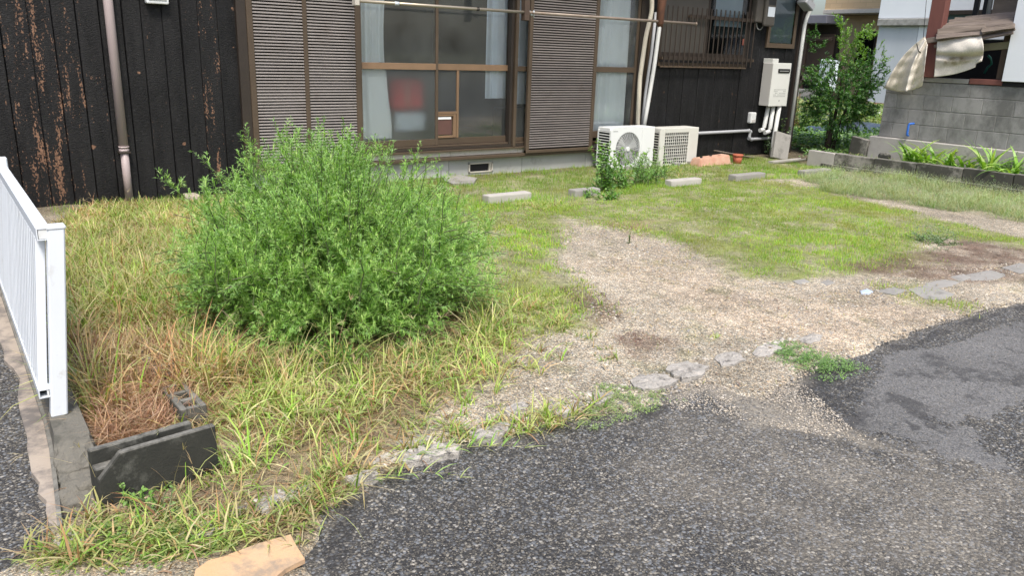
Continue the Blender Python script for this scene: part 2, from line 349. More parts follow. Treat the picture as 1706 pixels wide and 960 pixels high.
def raw_mesh(name, V, Fq=None, Ft=None, col=None, mat=None, parent=None, smooth=False, attrs=None):
    me = bpy.data.meshes.new(name); V = np.asarray(V, dtype=np.float32)
    nq = 0 if Fq is None else len(Fq); ntr = 0 if Ft is None else len(Ft)
    loops = np.concatenate([a.reshape(-1) for a in (Fq, Ft) if a is not None and len(a)]).astype(np.int32)
    starts = np.concatenate([np.arange(nq)*4, nq*4+np.arange(ntr)*3]).astype(np.int32)
    me.vertices.add(len(V)); me.vertices.foreach_set('co', V.reshape(-1))
    me.loops.add(len(loops)); me.loops.foreach_set('vertex_index', loops)
    me.polygons.add(nq+ntr); me.polygons.foreach_set('loop_start', starts)
    me.polygons.foreach_set('use_smooth', np.full(nq+ntr, smooth))
    if col is not None:
        a = me.attributes.new('Col', 'FLOAT_COLOR', 'POINT'); c = np.ones((len(V), 4), np.float32); c[:, :3] = col; a.data.foreach_set('color', c.reshape(-1))
    for n, c in (attrs or {}).items():
        if c.ndim == 1: a = me.attributes.new(n, 'FLOAT', 'POINT'); a.data.foreach_set('value', c.astype(np.float32))
        else:
            a = me.attributes.new(n, 'FLOAT_COLOR', 'POINT'); cc = np.ones((len(V), 4), np.float32); cc[:, :3] = c; a.data.foreach_set('color', cc.reshape(-1))
    me.update(calc_edges=True); me.validate()
    return link(name, me, parent, mat)

# ------------------------------------------------------------------ numpy noise / polygons / blades
def vnoise(x, y, seed=0):
    xi = np.floor(x).astype(int); yi = np.floor(y).astype(int); xf = x-xi; yf = y-yi
    def h(a, b):
        n = (a*374761393+b*668265263+seed*974711) & 0xffffffff; n = ((n ^ (n >> 13))*1274126177) & 0xffffffff
        return ((n ^ (n >> 16)) & 0xffff)/65535.0
    u = xf*xf*(3-2*xf); v = yf*yf*(3-2*yf)
    return (h(xi, yi)*(1-u)+h(xi+1, yi)*u)*(1-v)+(h(xi, yi+1)*(1-u)+h(xi+1, yi+1)*u)*v
def fbm(x, y, sc, seed=0, oct=4):
    x = np.asarray(x)*sc; y = np.asarray(y)*sc; t = 0; a = .5; s = 0
    for i in range(oct): t = t+a*vnoise(x*2**i+17.3*i, y*2**i-9.1*i, seed+i); s += a; a *= .55
    return t/s-.5
def sdf(px, py, poly):
    """signed distance, positive inside"""
    poly = np.asarray(poly); d = np.full(px.shape, 1e9); ins = np.zeros(px.shape, bool); n = len(poly)
    for i in range(n):
        a = poly[i]; b = poly[(i+1) % n]; e = b-a; wx = px-a[0]; wy = py-a[1]
        t = np.clip((wx*e[0]+wy*e[1])/(e@e+1e-12), 0, 1); d = np.minimum(d, np.hypot(wx-t*e[0], wy-t*e[1]))
        c = ((a[1] > py) != (b[1] > py)); 
        with np.errstate(divide='ignore', invalid='ignore'): xx = (b[0]-a[0])*(py-a[1])/(b[1]-a[1]+1e-12)+a[0]
        ins ^= c & (px < xx)
    return np.where(ins, d, -d)
def zone(px, py, poly, soft=.06, wob=.10, sc=6, seed=1):
    return np.clip(.5+(sdf(px, py, poly)+wob*2*fbm(px, py, sc, seed))/(2*soft), 0, 1)
def sample(poly, n, seed=0):
    r = np.random.default_rng(seed); poly = np.asarray(poly); lo = poly.min(0); hi = poly.max(0); out = np.zeros((0, 2))
    while len(out) < n:
        p = r.uniform(lo, hi, (n*3, 2)); p = p[sdf(p[:, 0], p[:, 1], poly) > 0]; out = np.vstack([out, p])
    return out[:n]
def blades(P, az, el, L, Wd, bend, c0, c1, seg=3, prof=None, twist=0.0):
    """N blades: base P, heading az, start elevation el, length, width, total bend; colours base->tip. returns V,Fq,Ft,C"""
    P = np.asarray(P, float); n = len(P); az = np.broadcast_to(az, n).astype(float); el = np.broadcast_to(el, n).astype(float).copy(); L = np.broadcast_to(L, n); Wd = np.broadcast_to(Wd, n); bend = np.broadcast_to(bend, n)
    if prof is None: prof = [1.0]+[1-.75*(k/seg)**1.6 for k in range(1, seg)]
    h = np.stack([np.cos(az), np.sin(az), np.zeros(n)], 1); tw = np.broadcast_to(twist, n)
    sd = np.stack([-np.sin(az)*np.cos(tw), np.cos(az)*np.cos(tw), np.sin(tw)], 1)
    V = np.zeros((n, 2*seg+1, 3)); C = np.zeros((n, 2*seg+1, 3)); p = P.copy(); c0 = np.broadcast_to(c0, (n, 3)); c1 = np.broadcast_to(c1, (n, 3))
    for k in range(seg):
        V[:, 2*k] = p-sd*(Wd*prof[k]/2)[:, None]; V[:, 2*k+1] = p+sd*(Wd*prof[k]/2)[:, None]
        t = k/seg; C[:, 2*k] = C[:, 2*k+1] = c0*(1-t)+c1*t
        p = p+(L/seg)[:, None]*(np.cos(el)[:, None]*h+np.sin(el)[:, None]*np.array([0, 0, 1])); el = el-bend/seg
    V[:, -1] = p; C[:, -1] = c1
    base = (np.arange(n)*(2*seg+1))[:, None]
    q = np.concatenate([base+np.array([[2*k, 2*k+1, 2*k+3, 2*k+2]]) for k in range(seg-1)], 0) if seg > 1 else np.zeros((0, 4), int)
    t = base+np.array([[2*seg-2, 2*seg-1, 2*seg]])
    return V.reshape(-1, 3), q, t, C.reshape(-1, 3)
def join(parts):
    V = []; Q = []; T = []; C = []; o = 0
    for v, q, t, c in parts: V.append(v); Q.append(q+o); T.append(t+o); C.append(c); o += len(v)
    return np.concatenate(V), np.concatenate(Q), np.concatenate(T), np.concatenate(C)
def veg(name, parts, mat='leaf', parent=None):
    V, Q, T, C = join(parts); return raw_mesh(name, V, Q, T, np.clip(C, 0, 1), mat, parent)
def pick(cols, wts, n, r, var=.15):
    cols = np.array(cols); i = r.choice(len(cols), n, p=np.array(wts)/sum(wts)); return cols[i]*r.uniform(1-var, 1+var, (n, 1))

# ================================================================== GROUND
road_px = [(525, 1000), (527, 930), (560, 850), (600, 820), (650, 790), (700, 768), (760, 745), (830, 738), (880, 722), (940, 705), (1000, 700), (1050, 690), (1100, 672), (1130, 645), (1180, 640), (1235, 662), (1290, 672), (1318, 640), (1350, 615), (1420, 598), (1460, 582), (1540, 553), (1600, 532), (1706, 506)]
rg_ = GP(road_px)
ROAD = np.vstack([[[1.12, 1.3], [1.1, -20]][::-1], rg_, [[8.0, 1.35], [14, .3], [200, -6], [200, -20]]])
ROAD = np.vstack([[float(rg_[0][0]), -20], rg_, [9.0, .95], [14, .2], [200, -6], [200, -20]])
sl_px = [(0, 480), (0, 560), (30, 640), (42, 740), (62, 815), (80, 880), (40, 930), (-30, 960)]
sl = GP(sl_px)
SIDE = np.vstack([[-200, 30], [.2, 30], [.2, 2.7], sl[5:], [-.25, 2.0], [-.25, 1.0], [-200, 1.0]])
LAWN = [GP(q) for q in (
    [(780, 345), (810, 342), (930, 345), (925, 370), (960, 385), (935, 400), (925, 440), (935, 470), (985, 490), (1000, 520), (960, 548), (900, 558), (830, 530), (800, 460)],
    [(560, 330), (600, 305), (700, 292), (990, 268), (1200, 262), (1330, 262), (1400, 290), (1340, 300), (1210, 306), (1000, 330), (900, 345), (780, 350), (640, 345)],
    [(900, 352), (1000, 328), (1200, 303), (1300, 306), (1380, 322), (1470, 345), (1560, 368), (1630, 385), (1720, 400), (1740, 425), (1650, 408), (1560, 398), (1520, 408), (1560, 440), (1480, 455), (1400, 462), (1330, 470), (1250, 468), (1205, 448), (1150, 412), (1060, 392), (960, 372)],
    [(1480, 482), (1530, 478), (1560, 500), (1625, 512), (1600, 524), (1530, 510)],
    [(110, 350), (210, 330), (330, 325), (560, 325), (800, 345), (800, 460), (560, 400), (330, 360), (120, 375)])]
LW = [1.0, .95, .85, .5, .9]
TALL = GP([(104, 372), (160, 345), (330, 340), (420, 350), (560, 400), (780, 500), (850, 540), (870, 570), (830, 610), (800, 650), (740, 690), (700, 725), (600, 800), (520, 870), (520, 900), (420, 915), (330, 930), (200, 960), (90, 950), (40, 940), (100, 885), (160, 858), (150, 760), (115, 600)])
BROWN = [GP(q) for q in ([(1535, 420), (1600, 400), (1720, 420), (1730, 470), (1640, 478), (1560, 470), (1450, 462), (1400, 440)], [(1020, 565), (1060, 555), (1105, 568), (1095, 590), (1045, 595)], [(1100, 370), (1060, 400), (1010, 372)], [(930, 480), (1010, 495), (1040, 540), (990, 545)],
    [(130, 590), (300, 590), (340, 650), (330, 720), (160, 760)], [(300, 420), (560, 470), (820, 560), (700, 700), (500, 760), (350, 700), (250, 560)], [(330, 890), (480, 850), (545, 840), (530, 900), (525, 1000), (440, 1010), (330, 960)])]
BRC = [(.125, .08, .06), (.14, .08, .058), (.22, .15, .11), (.16, .12, .08), (.24, .14, .09), (.13, .10, .055), (.15, .12, .08)]
FEATH = GP([(1335, 300), (1400, 283), (1560, 303), (1720, 332), (1740, 378), (1660, 368), (1560, 350), (1440, 332), (1370, 322)])
SAND = GP([(1100, 430), (1300, 500), (1500, 500), (1560, 530), (1400, 600), (1250, 560), (1100, 500), (1010, 450)])

def ground():
    xs = np.concatenate([[-200, -60, -20, -6, -2], np.arange(-.8, 12.6, .035), np.arange(12.7, 34, .5), [45, 80, 200]])
    ys = np.concatenate([[-200, -60, -20, -6, -1], np.arange(.3, 9.2, .035), np.arange(9.4, 30, .5), [45, 80, 200]])
    X, Y = np.meshgrid(xs, ys, indexing='ij'); x = X.ravel(); y = Y.ravel()
    dr = sdf(x, y, ROAD)+.06*fbm(x, y, 9, 3)*2+.03*fbm(x, y, 30, 5); ds = sdf(x, y, SIDE)+.03*fbm(x, y, 14, 4)*2
    d = np.maximum(dr, ds); near = (x > -.8) & (x < 12.5) & (y < 9)
    z = .014-.045*np.clip(.5+d/.12, 0, 1)+.012*fbm(x, y, 2.2, 8)*2*(d < 0)+.006*fbm(x, y, 14, 9)
    z = np.where(d < -.05, np.maximum(z, .006), z)
    z = np.where((x < .24) & (y > 2.62), -.03, z)
    gr = np.array([.365, .325, .258]); C = np.tile(gr, (len(x), 1)); f = fbm(x, y, 1.3, 20, 5)[:, None]
    C = C*(1+.75*f)
    def put(m, c, v=.3, s=11):
        nonlocal C
        m = m[:, None]; C = C*(1-m)+m*np.array(c)*(1+v*2*fbm(x, y, 9, s)[:, None])
    peb = np.ones(len(x))
    s = zone(x, y, SAND, .25, .2, 3, 31); put(s*.6, (.43, .345, .26), .2)
    da = np.array(G(1420, 575)[:2])-np.array(G(1120, 470)[:2]); da /= np.hypot(*da); uu = x*da[0]+y*da[1]; vv = -x*da[1]+y*da[0]
    st = np.clip(fbm(uu*.18, vv, 9, 33)*4, -1, 1); C = C*(1+.22*(st*s)[:, None]*np.array([1, .95, .9]))
    dk = np.clip((fbm(x, y, 2.6, 34)-.06)*5, 0, 1); put(dk*.45, (.20, .17, .125), .3); mo = np.clip((fbm(x, y, 5.5, 35)-.12)*7, 0, 1)*(x < 8); put(mo*.45, (.17, .17, .08), .4)
    for i, q in enumerate(LAWN):
        mz = zone(x, y, q, .08, .14, 5, 40+i)*np.clip(.75+1.2*fbm(x, y, 5, 60), 0, 1); put(mz*.9, (.19, .22, .065), .4); peb -= mz*.8
    for i, q in enumerate(BROWN):
        mz = zone(x, y, q, .10, .16, 5, 70+i)*np.clip(.8+1.5*fbm(x, y, 8, 61), 0, 1); put(mz*.85, BRC[i], .4); peb -= mz*.5
    mz = zone(x, y, TALL, .12, .14, 5, 50); put(mz*.6, (.22, .17, .09), .5); peb -= mz*.5
    mz = zone(x, y, FEATH, .1, .1, 5, 52); put(mz*.6, (.20, .19, .12), .5)
    mz = (np.clip(x-10.7, 0, 1) > 0)*1.0; put(mz*.9, (.10, .085, .055), .5)
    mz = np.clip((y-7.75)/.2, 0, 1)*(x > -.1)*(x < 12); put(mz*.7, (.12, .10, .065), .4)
    far = (~near)*1.0; put(far, (.12, .12, .06), .2)
    nx, ny = len(xs), len(ys); I = np.arange(nx*ny).reshape(nx, ny)
    q = np.stack([I[:-1, :-1].ravel(), I[1:, :-1].ravel(), I[1:, 1:].ravel(), I[:-1, 1:].ravel()], 1)
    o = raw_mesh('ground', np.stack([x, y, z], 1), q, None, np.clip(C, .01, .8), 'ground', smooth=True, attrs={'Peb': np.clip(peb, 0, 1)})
    tag(o, kind='structure')
ground()

def road():
    xs = np.concatenate([[-60, -20, -5], np.arange(-1.2, 9, .035), [10, 14, 25, 60, 190]]); ys = np.concatenate([[-190, -20, -5, -1], np.arange(0, 3.75, .035)])
    X, Y = np.meshgrid(xs, ys, indexing='ij'); x = X.ravel(); y = Y.ravel(); I = np.arange(len(x)).reshape(len(xs), len(ys))
    q = np.stack([I[:-1, :-1].ravel(), I[1:, :-1].ravel(), I[1:, 1:].ravel(), I[:-1, 1:].ravel()], 1)
    PT = GP([(1430, 640), (1480, 590), (1580, 560), (1720, 530), (1760, 640), (1700, 690), (1600, 700), (1700, 780), (1660, 785), (1500, 735), (1390, 700), (1330, 690), (1440, 700)])
    sm = zone(x, y, PT, .08, .12, 4, 90)*.75+.15*zone(x, y, PT, .4, .2, 3, 91)
    DU = GP([(1230, 660), (1330, 690), (1500, 745), (1706, 800), (1800, 1000), (1400, 1000), (1100, 900), (1050, 760)])
    du = np.maximum(zone(x, y, DU, .3, .3, 3, 92), 2.2*zone(x, y, GP([(1170, 640), (1300, 665), (1420, 715), (1560, 760), (1540, 775), (1380, 735), (1250, 700)]), .07, .12, 6, 98))
    sdr = sdf(x, y, ROAD); tong = zone(x, y, GP([(1090, 630), (1200, 600), (1340, 600), (1340, 680), (1400, 720), (1290, 720), (1180, 690), (1100, 670)]), .06, .08, 6, 99)
    edge = np.clip(1-np.abs(sdr-.05)/.09, 0, 1)*np.clip(.5+2.2*fbm(x, y, 5, 93), 0, 1)*(1-tong)
    du = np.maximum(du, 3.2*np.clip(1-sdr/.16, 0, 1)*(sdr > -.1)*(.25+.9*tong)*np.clip(.6+1.6*fbm(x, y, 8, 100), 0, 1))
    sp = np.clip((fbm(x, y, 5.5, 94)-.0)*8, 0, 1)*zone(x, y, PT, .15, .1, 4, 95)
    CR_ = GP([(1330, 560), (1420, 610), (1500, 680), (1460, 735), (1330, 700), (1290, 680)])
    dk = np.clip(edge+.55*sp+.55*zone(x, y, CR_, .15, .15, 4, 96), 0, 1)
    dk = dk*(1-.9*zone(x, y, GP([(1100, 640), (1240, 600), (1330, 640), (1290, 690), (1230, 670)]), .08, .06, 6, 97))
    raw = np.stack([np.clip(sm, 0, 1), du, dk], 1)
    o = raw_mesh('asphalt_road', np.stack([x, y, 0*x+.001*fbm(x, y, 3, 2)], 1), q, None, None, 'asphalt', smooth=True, attrs={'Zone': raw}); tag(o, kind='structure')
    V = np.array([[-60, 3.7, 0], [.2, 3.7, 0], [.2, 28, 0], [-60, 28, 0]], float)
    o = raw_mesh('side_road', V, np.array([[0, 1, 2, 3]]), None, None, 'asphalt', attrs={'Zone': np.zeros((4, 3))}); tag(o, kind='structure')
road()

# ================================================================== THE CHARRED-BOARD HOUSE
YW = 8.2
house = thing('wooden_house', 'old house clad in charred black boards with bronze shutters and windows', 'house', (5.5, YW, 0))
def shared(name, me, parent, loc, cache={}):
    o = bpy.data.objects.new(name, me); COL.objects.link(o); o.parent = parent
    base = Vector((0, 0, 0)); p = parent
    while p is not None: base += Vector(p.location); p = p.parent
    o.location = Vector(loc)-base; return o
def plank_mesh(wd, h):
    m = MB().box(0, wd-.006, 0, .022, 0, h, .004); return m.mesh('plank')
def plank_wall(x0, x1, z0, z1, mat, wallpart, wd=.185):
    x = x0
    mes = {}
    while x < x1-.02:
        ww = min(wd*random.choice((.7, .85, 1.0, 1.0, 1.15, 1.25)), x1-x); ww = round(ww, 3)
        if ww < .05: break
        if ww not in mes: mes[ww] = plank_mesh(ww, z1-z0); mes[ww].materials.append(MATS[mat])
        o = shared('plank', mes[ww], wallpart, (x, YW-.022+random.uniform(-.008, .005), z0)); o.rotation_euler = (0, random.uniform(-.0035, .0035), random.uniform(-.03, .03)); x += ww
wall = bx('wall', 'void', house, -3.0, 2.62, YW+.01, YW+.12, -.05, 2.7, 0)
plank_wall(-3.0, 2.60, -.02, 2.7, 'charred_chipped', wall)
wall2 = bx('wall', 'void', house, 8.22, 11.72, YW+.01, YW+.12, -.05, 2.7, 0)
plank_wall(8.24, 11.55, .02, 2.7, 'charred', wall2)
bx('wall_above_windows', 'dark_wood', house, 2.62, 8.22, YW+.02, YW+.12, 2.32, 2.7, 0)
bx('end_wall', 'dark_wood', house, 11.60, 11.70, YW+.13, 13.5, -.05, 3.4, 0)
bx('back_wall', 'dark_wood', house, -3.0, 11.6, 13.5, 13.6, -.05, 3.4, 0)
bx('corner_post', 'dark_wood', house, 11.57, 11.73, YW-.05, YW+.1, 0, 2.6, .006)
# foundation: plaster panels
pj = []
fd = bx('foundation', 'plaster_base', house, 2.6, 8.22, YW+.03, YW+.12, -.05, .21, 0)
for a, b in ((2.62, 3.9), (3.9, 5.02), (5.02, 6.12), (6.12, 7.2), (7.2, 8.2)):
    if a < 5.3 < b:
        vx0, vx1, vz0, vz1 = 5.30, 5.66, .045, .165
        m = MB(); m.box(a+.003, vx0, YW, YW+.028, -.05, .212, .002); m.box(vx1, b-.003, YW, YW+.028, -.05, .212, .002); m.box(vx0, vx1, YW, YW+.028, vz1, .212, .0); m.box(vx0, vx1, YW, YW+.028, -.05, vz0, .0); m.build('plaster_panel', 'plaster_base', fd)
        bx('vent_void', 'void', house, vx0+.02, vx1-.02, YW+.012, YW+.029, vz0+.01, vz1-.01, 0)
        m = MB(); m.box(vx0, vx0+.02, YW-.012, YW+.02, vz0, vz1); m.box(vx1-.02, vx1, YW-.012, YW+.02, vz0, vz1); m.box(vx0, vx1, YW-.012, YW+.02, vz1-.014, vz1); m.box(vx0, vx1, YW-.012, YW+.02, vz0, vz0+.014); m.box(vx1-.055, vx1-.03, YW-.006, YW+.02, vz0+.01, vz1-.01, rot=Matrix.Rotation(.1, 4, 'Y')); m.build('foundation_vent', 'sill_cream', house)
    else: bx('plaster_panel', 'plaster_base', fd, a+.003, b-.003, YW, YW+.028, -.05, .212, .002)
# sill build-up beneath the windows
bx('skirting_rail', 'brown_metal', house, 2.62, 8.2, YW-.09, YW+.02, .225, .262, .004)
for a, b in ((3.9, 5.02), (5.02, 6.02), (6.02, 6.2)):
    bx('sill_board', 'sill_cream', house, a+.002, b-.002, YW-.03, YW+.02, .266, .325, .002)
bx('sill_rail', 'brown_metal', house, 3.86, 6.22, YW-.075, YW+.03, .328, .348, .002)
bx('sill_rail', 'dark_brown_metal', house, 3.86, 6.22, YW-.055, YW+.03, .351, .378, .002)
bx('sill_track', 'brown_metal', house, 3.86, 6.22, YW-.03, YW+.06, .381, .402, .002)
bx('sill_rail', 'brown_metal', house, 7.3, 8.2, YW-.075, YW+.03, .328, .36, .002)
bx('sill_board', 'sill_cream', house, 7.32, 8.18, YW-.03, YW+.02, .266, .325, .002)
def vbar(p, x0, x1, z0=.30, z1=2.35, y0=YW-.06, y1=YW, mat='brown_metal', name='frame_post'): return bx(name, mat, p, x0, x1, y0, y1, z0, z1, .003)
# left shutter housing, two louvred panels
def slat_mesh(wd, t=.019, mat='slat_metal'):
    m = MB(); bm = m.bm
    # louvre: rounded blade leaning outwards at its foot
    prof = [(0.000, .019), (-.010, .0175), (-.017, .012), (-.019, .003), (-.013, .000), (-.006, .002), (.0, .008)]
    L = [bm.verts.new((0, y, z)) for y, z in prof]; R_ = [bm.verts.new((wd, y, z)) for y, z in prof]
    n = len(prof)
    for i in range(n): bm.faces.new((L[i], L[(i+1) % n], R_[(i+1) % n], R_[i]))
    bm.faces.new(L); bm.faces.new(R_[::-1]); me = m.mesh('slat'); me.materials.append(MATS[mat]); return me
def shutter(name_parts, x0, x1, z0, z1, yf, mat='slat_metal', pitch=.0302):
    sh = link('shutter', MB().box(x0, x1, yf+.012, yf+.03, z0, z1).mesh('shutter'), house, 'void')
    for p in name_parts:
        me = slat_mesh(p[1]-p[0], mat=mat); z = z0+.02
        while z < z1-.03: shared('slat', me, sh, (p[0], yf+.004, z)); z += pitch
    return sh
YF = YW-.06
sh1 = shutter([(2.715, 3.225), (3.27, 3.80)], 2.66, 3.86, .28, 2.35, YF)
for a, b in ((2.655, 2.715), (3.225, 3.27), (3.80, 3.865)): bx('shutter_frame', 'brown_metal', sh1, a, b, YF-.025, YF+.02, .262, 2.35, .004)
bx('shutter_frame', 'brown_metal', sh1, 2.655, 3.865, YF-.028, YF+.02, .262, .285, .003)
bx('shutter_side', 'dark_brown_metal', house, 2.56, 2.655, YW-.075, YW, .2, 2.4, .004)
sh2 = shutter([(6.14, 7.15)], 6.11, 7.18, .30, 2.35, YF-.03, 'slat_dark')
for a, b in ((6.09, 6.14), (7.15, 7.205)): bx('shutter_frame', 'brown_metal', sh2, a, b, YF-.055, YF-.01, .262, 2.35, .004)
bx('shutter_frame', 'brown_metal', sh2, 6.09, 7.205, YF-.058, YF-.01, .262, .30, .003)
# windows
def pane(p, x0, x1, z0, z1, y, mat='glass', nm='pane'):
    me = bpy.data.meshes.new('pane'); me.from_pydata([(x0, y, z0), (x1, y, z0), (x1, y, z1), (x0, y, z1)], [], [(0, 1, 2, 3)]); return link(nm, me, p, mat)
def sash(x0, x1, z0, z1, y, trz, fw=.035, bot=.075, tr=.07, mats=('glass', 'glass'), rail='bronze_rail', extra=None, fmat='brown_metal'):
    s = bx('window_sash', fmat, house, x0, x0+fw, y, y+.03, z0, z1, .002)
    bx('stile', fmat, s, x1-fw, x1, y, y+.03, z0, z1, .002)
    bx('bottom_rail', fmat, s, x0+fw, x1-fw, y+.002, y+.028, z0, z0+bot, .002)
    bx('top_rail', fmat, s, x0+fw, x1-fw, y+.002, y+.028, z1-.04, z1, .002)
    bx('middle_rail', rail, s, x0+fw, x1-fw, y-.002, y+.028, trz, trz+tr, .002)
    pane(s, x0+fw, x1-fw, z0+bot, trz, y+.015, mats[0]); pane(s, x0+fw, x1-fw, trz+tr, z1-.04, y+.015, mats[1]); return s
s1 = sash(3.865, 4.86, .405, 2.34, YW-.015, 1.265, mats=('frosted', 'glass'))
s2 = sash(4.86-.035, 5.90, .405, 2.34, YW+.02, 1.265)
bx('glazing_bar', 'bronze_rail', s2, 5.135, 5.165, YW+.018, YW+.048, .48, 1.263, .002)
bx('glazing_bar', 'bronze_rail', s2, 4.86, 5.134, YW+.017, YW+.05, .76, .79, .002)
pd = bx('pet_door', 'petdoor', s2, 4.87, 5.075, YW+.028, YW+.04, .52, .735, .002)
m = MB(); m.box(5.085, 5.125, YW+.012, YW+.05, .485, .758, .002); m.box(4.862, 5.083, YW+.012, YW+.05, .735, .757, .002); m.box(4.862, 5.083, YW+.012, YW+.05, .483, .51, .002); m.build('pet_door_frame', 'bronze_rail', s2)
bx('pet_door_strip', 'curtain', s2, 4.87, 5.06, YW+.02, YW+.03, .70, .728, .002)
vbar(house, 5.865, 5.905, .35, y0=YW-.05, y1=YW+.06, mat='dark_brown_metal'); vbar(house, 5.907, 5.95, .35, y0=YW-.08, y1=YW+.05)
s3 = sash(5.952, 6.2, .405, 2.34, YW+.0, 1.265, fw=.015, bot=.05, tr=.06, fmat='brown_metal', rail='brown_metal')
s4 = sash(7.25, 8.03, .405, 2.34, YW-.01, 1.27, fw=.04, rail='brown_metal', bot=.09)
vbar(house, 8.03, 8.17, .30, y0=YW-.03, y1=YW+.05, mat='dark_brown_metal', name='frame_post'); vbar(house, 8.17, 8.215, .26, y0=YW-.07, y1=YW+.03)
vbar(house, 3.868, 3.885, 1.0, 1.27, y0=YW-.035, y1=YW-.017, mat='black_plastic', name='sash_pull')
bx('window_head', 'dark_brown_metal', house, 2.62, 8.22, YW-.08, YW+.02, 2.35, 2.42, .004)
# room behind
m = MB(); 
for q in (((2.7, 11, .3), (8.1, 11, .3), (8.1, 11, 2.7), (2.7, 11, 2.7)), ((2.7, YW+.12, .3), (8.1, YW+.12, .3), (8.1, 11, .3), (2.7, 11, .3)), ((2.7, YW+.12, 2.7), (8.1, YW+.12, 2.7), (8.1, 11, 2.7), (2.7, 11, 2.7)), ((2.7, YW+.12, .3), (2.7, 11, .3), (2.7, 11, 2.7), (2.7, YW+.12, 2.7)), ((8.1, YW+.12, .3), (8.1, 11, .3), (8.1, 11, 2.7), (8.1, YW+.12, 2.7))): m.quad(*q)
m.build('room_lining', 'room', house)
def curtain(x0, x1, z0, z1, y, folds, amp, mat, label, gather=0.0, sag=0.0):
    nx, nz = 90, 24; V = []
    for j in range(nz+1):
        t = j/nz; z = z1+(z0-z1)*t
        for i in range(nx+1):
            u = i/nx; xx = x0+(x1-x0)*(u*(1-gather*sin(pi*min(t*1.1, 1))*.5))
            V.append((xx, y+amp*sin(2*pi*folds*u+1.3*sin(3*u+t*1.5))*(.6+.4*sin(7*u)), z+sag*sin(pi*u)*(t > .98)))
    q = [[j*(nx+1)+i, j*(nx+1)+i+1, (j+1)*(nx+1)+i+1, (j+1)*(nx+1)+i] for j in range(nz) for i in range(nx)]
    o = raw_mesh('curtain', V, np.array(q), None, None, mat, smooth=True); tag(o, label, 'curtain', 'curtains hanging inside the windows')
curtain(3.88, 4.28, .5, 2.4, YW+.09, 5, .028, 'curtain', 'white curtain gathered at the left end of the wide window, beside the double shutter', .35)
curtain(5.62, 5.92, .93, 2.4, YW+.13, 3, .02, 'curtain_shade', 'short bluish curtain at the right edge of the pane with the pet door')
curtain(5.98, 6.35, .86, 2.4, YW+.12, 2, .025, 'curtain_shade', 'creased pale cloth in the narrow side pane left of the single shutter')
curtain(7.33, 7.92, .45, 2.4, YW+.08, 4, .022, 'curtain', 'pale full-length curtain in the window above the air conditioner')
# things in the room
def softbox(name, mat, x0, x1, y0, y1, z0, z1, label, cat, bev=.04):
    o = MB().box(x0, x1, y0, y1, z0, z1, bev, jit=.012, seg=3).build(name, mat); return tag(o, label, cat)
rb = thing('red_box', 'red container seen blurred through the frosted pane beside the curtain', 'box', (4.55, YW+.3, .8))
MB().box(4.40, 4.86, YW+.42, YW+.7, .78, 1.15, .11, seg=5).build('box_body', 'red_cloth', rb); MB().box(4.60, 4.64, YW+.412, YW+.42, .83, 1.1, .002).build('box_seam', 'terracotta', rb)
softbox('storage_bin', 'pale_cloth', 4.46, 4.86, YW+.42, YW+.8, .36, .75, 'pale blue and white bin under the red box behind the frosted pane', 'bin')
softbox('dark_tray', 'black_plastic', 4.26, 4.9, YW+.3, YW+.36, .40, .56, 'black tray on the floor in front of the pale bin inside', 'tray', .02)
softbox('storage_carton', 'interior_beige', 6.0, 6.4, YW+.22, YW+.5, .40, .80, 'grey beige carton seen low in the narrow side pane', 'carton', .01)
# window with bars on the right wall
bw = bx('barred_window', 'void', house, 8.40, 10.28, YW-.03, YW-.022, 1.40, 2.5, 0)
for a, b in ((8.40, 8.44), (9.34, 9.38), (10.24, 10.28)): bx('frame', 'dark_brown_metal', bw, a, b, YW-.05, YW-.028, 1.40, 2.5, .002)
bx('frame', 'brown_metal', bw, 8.40, 10.28, YW-.055, YW-.026, 1.37, 1.42, .002); bx('frame', 'dark_brown_metal', bw, 8.44, 10.24, YW-.052, YW-.028, 1.50, 1.56, .002)
bx('pane', 'meter_grey', bw, 8.44, 9.34, YW-.042, YW-.036, 1.56, 2.5, 0); pane(bw, 9.38, 10.24, 1.56, 2.5, YW-.04, 'glass_dim')
bx('inner_blind', 'curtain_shade', bw, 9.5, 10.1, YW-.034, YW-.032, 1.95, 2.45, 0)
gl = bx('window_grille', 'brown_metal', house, 8.38, 10.24, YW-.115, YW-.095, 1.352, 1.372, .002)
bx('grille_rail', 'dark_brown_metal', gl, 8.40, 10.42, YW-.105, YW-.093, 1.455, 1.505, .002); bx('grille_rail', 'dark_brown_metal', gl, 8.9, 10.42, YW-.105, YW-.093, 2.03, 2.08, .002)
gm = MB().box(0, .018, -.014, .0, 0, .80, .003).mesh('grille_bar'); gm.materials.append(MATS['dark_brown_metal'])
for i in range(20): shared('grille_bar', gm, gl, (8.43+i*.0995, YW-.108, 1.375))
m = MB(); m.box(8.40, 8.42, YW-.11, YW-.02, 1.46, 1.49); m.box(10.38, 10.40, YW-.11, YW-.02, 1.46, 1.49); m.box(8.92, 8.94, YW-.11, YW-.02, 2.04, 2.07); m.box(10.38, 10.40, YW-.11, YW-.02, 2.04, 2.07); m.build('grille_bracket', 'brown_metal', gl)
# small window at the corner
sw = bx('small_window', 'void', house, 10.76, 11.43, YW-.03, YW-.022, 1.70, 2.5, 0)
for a, b, c, d in ((10.74, 10.80, 1.68, 2.5), (11.39, 11.45, 1.68, 2.5)): bx('frame', 'brown_metal', sw, a, b, YW-.06, YW-.022, c, d, .003)
bx('frame', 'brown_metal', sw, 10.80, 11.39, YW-.06, YW-.022, 1.68, 1.75, .003); pane(sw, 10.80, 11.39, 1.75, 2.5, YW-.045, 'glass_dim')
bx('inner_blind', 'grey_stucco', sw, 10.82, 11.37, YW-.036, YW-.034, 1.76, 2.5, 0)
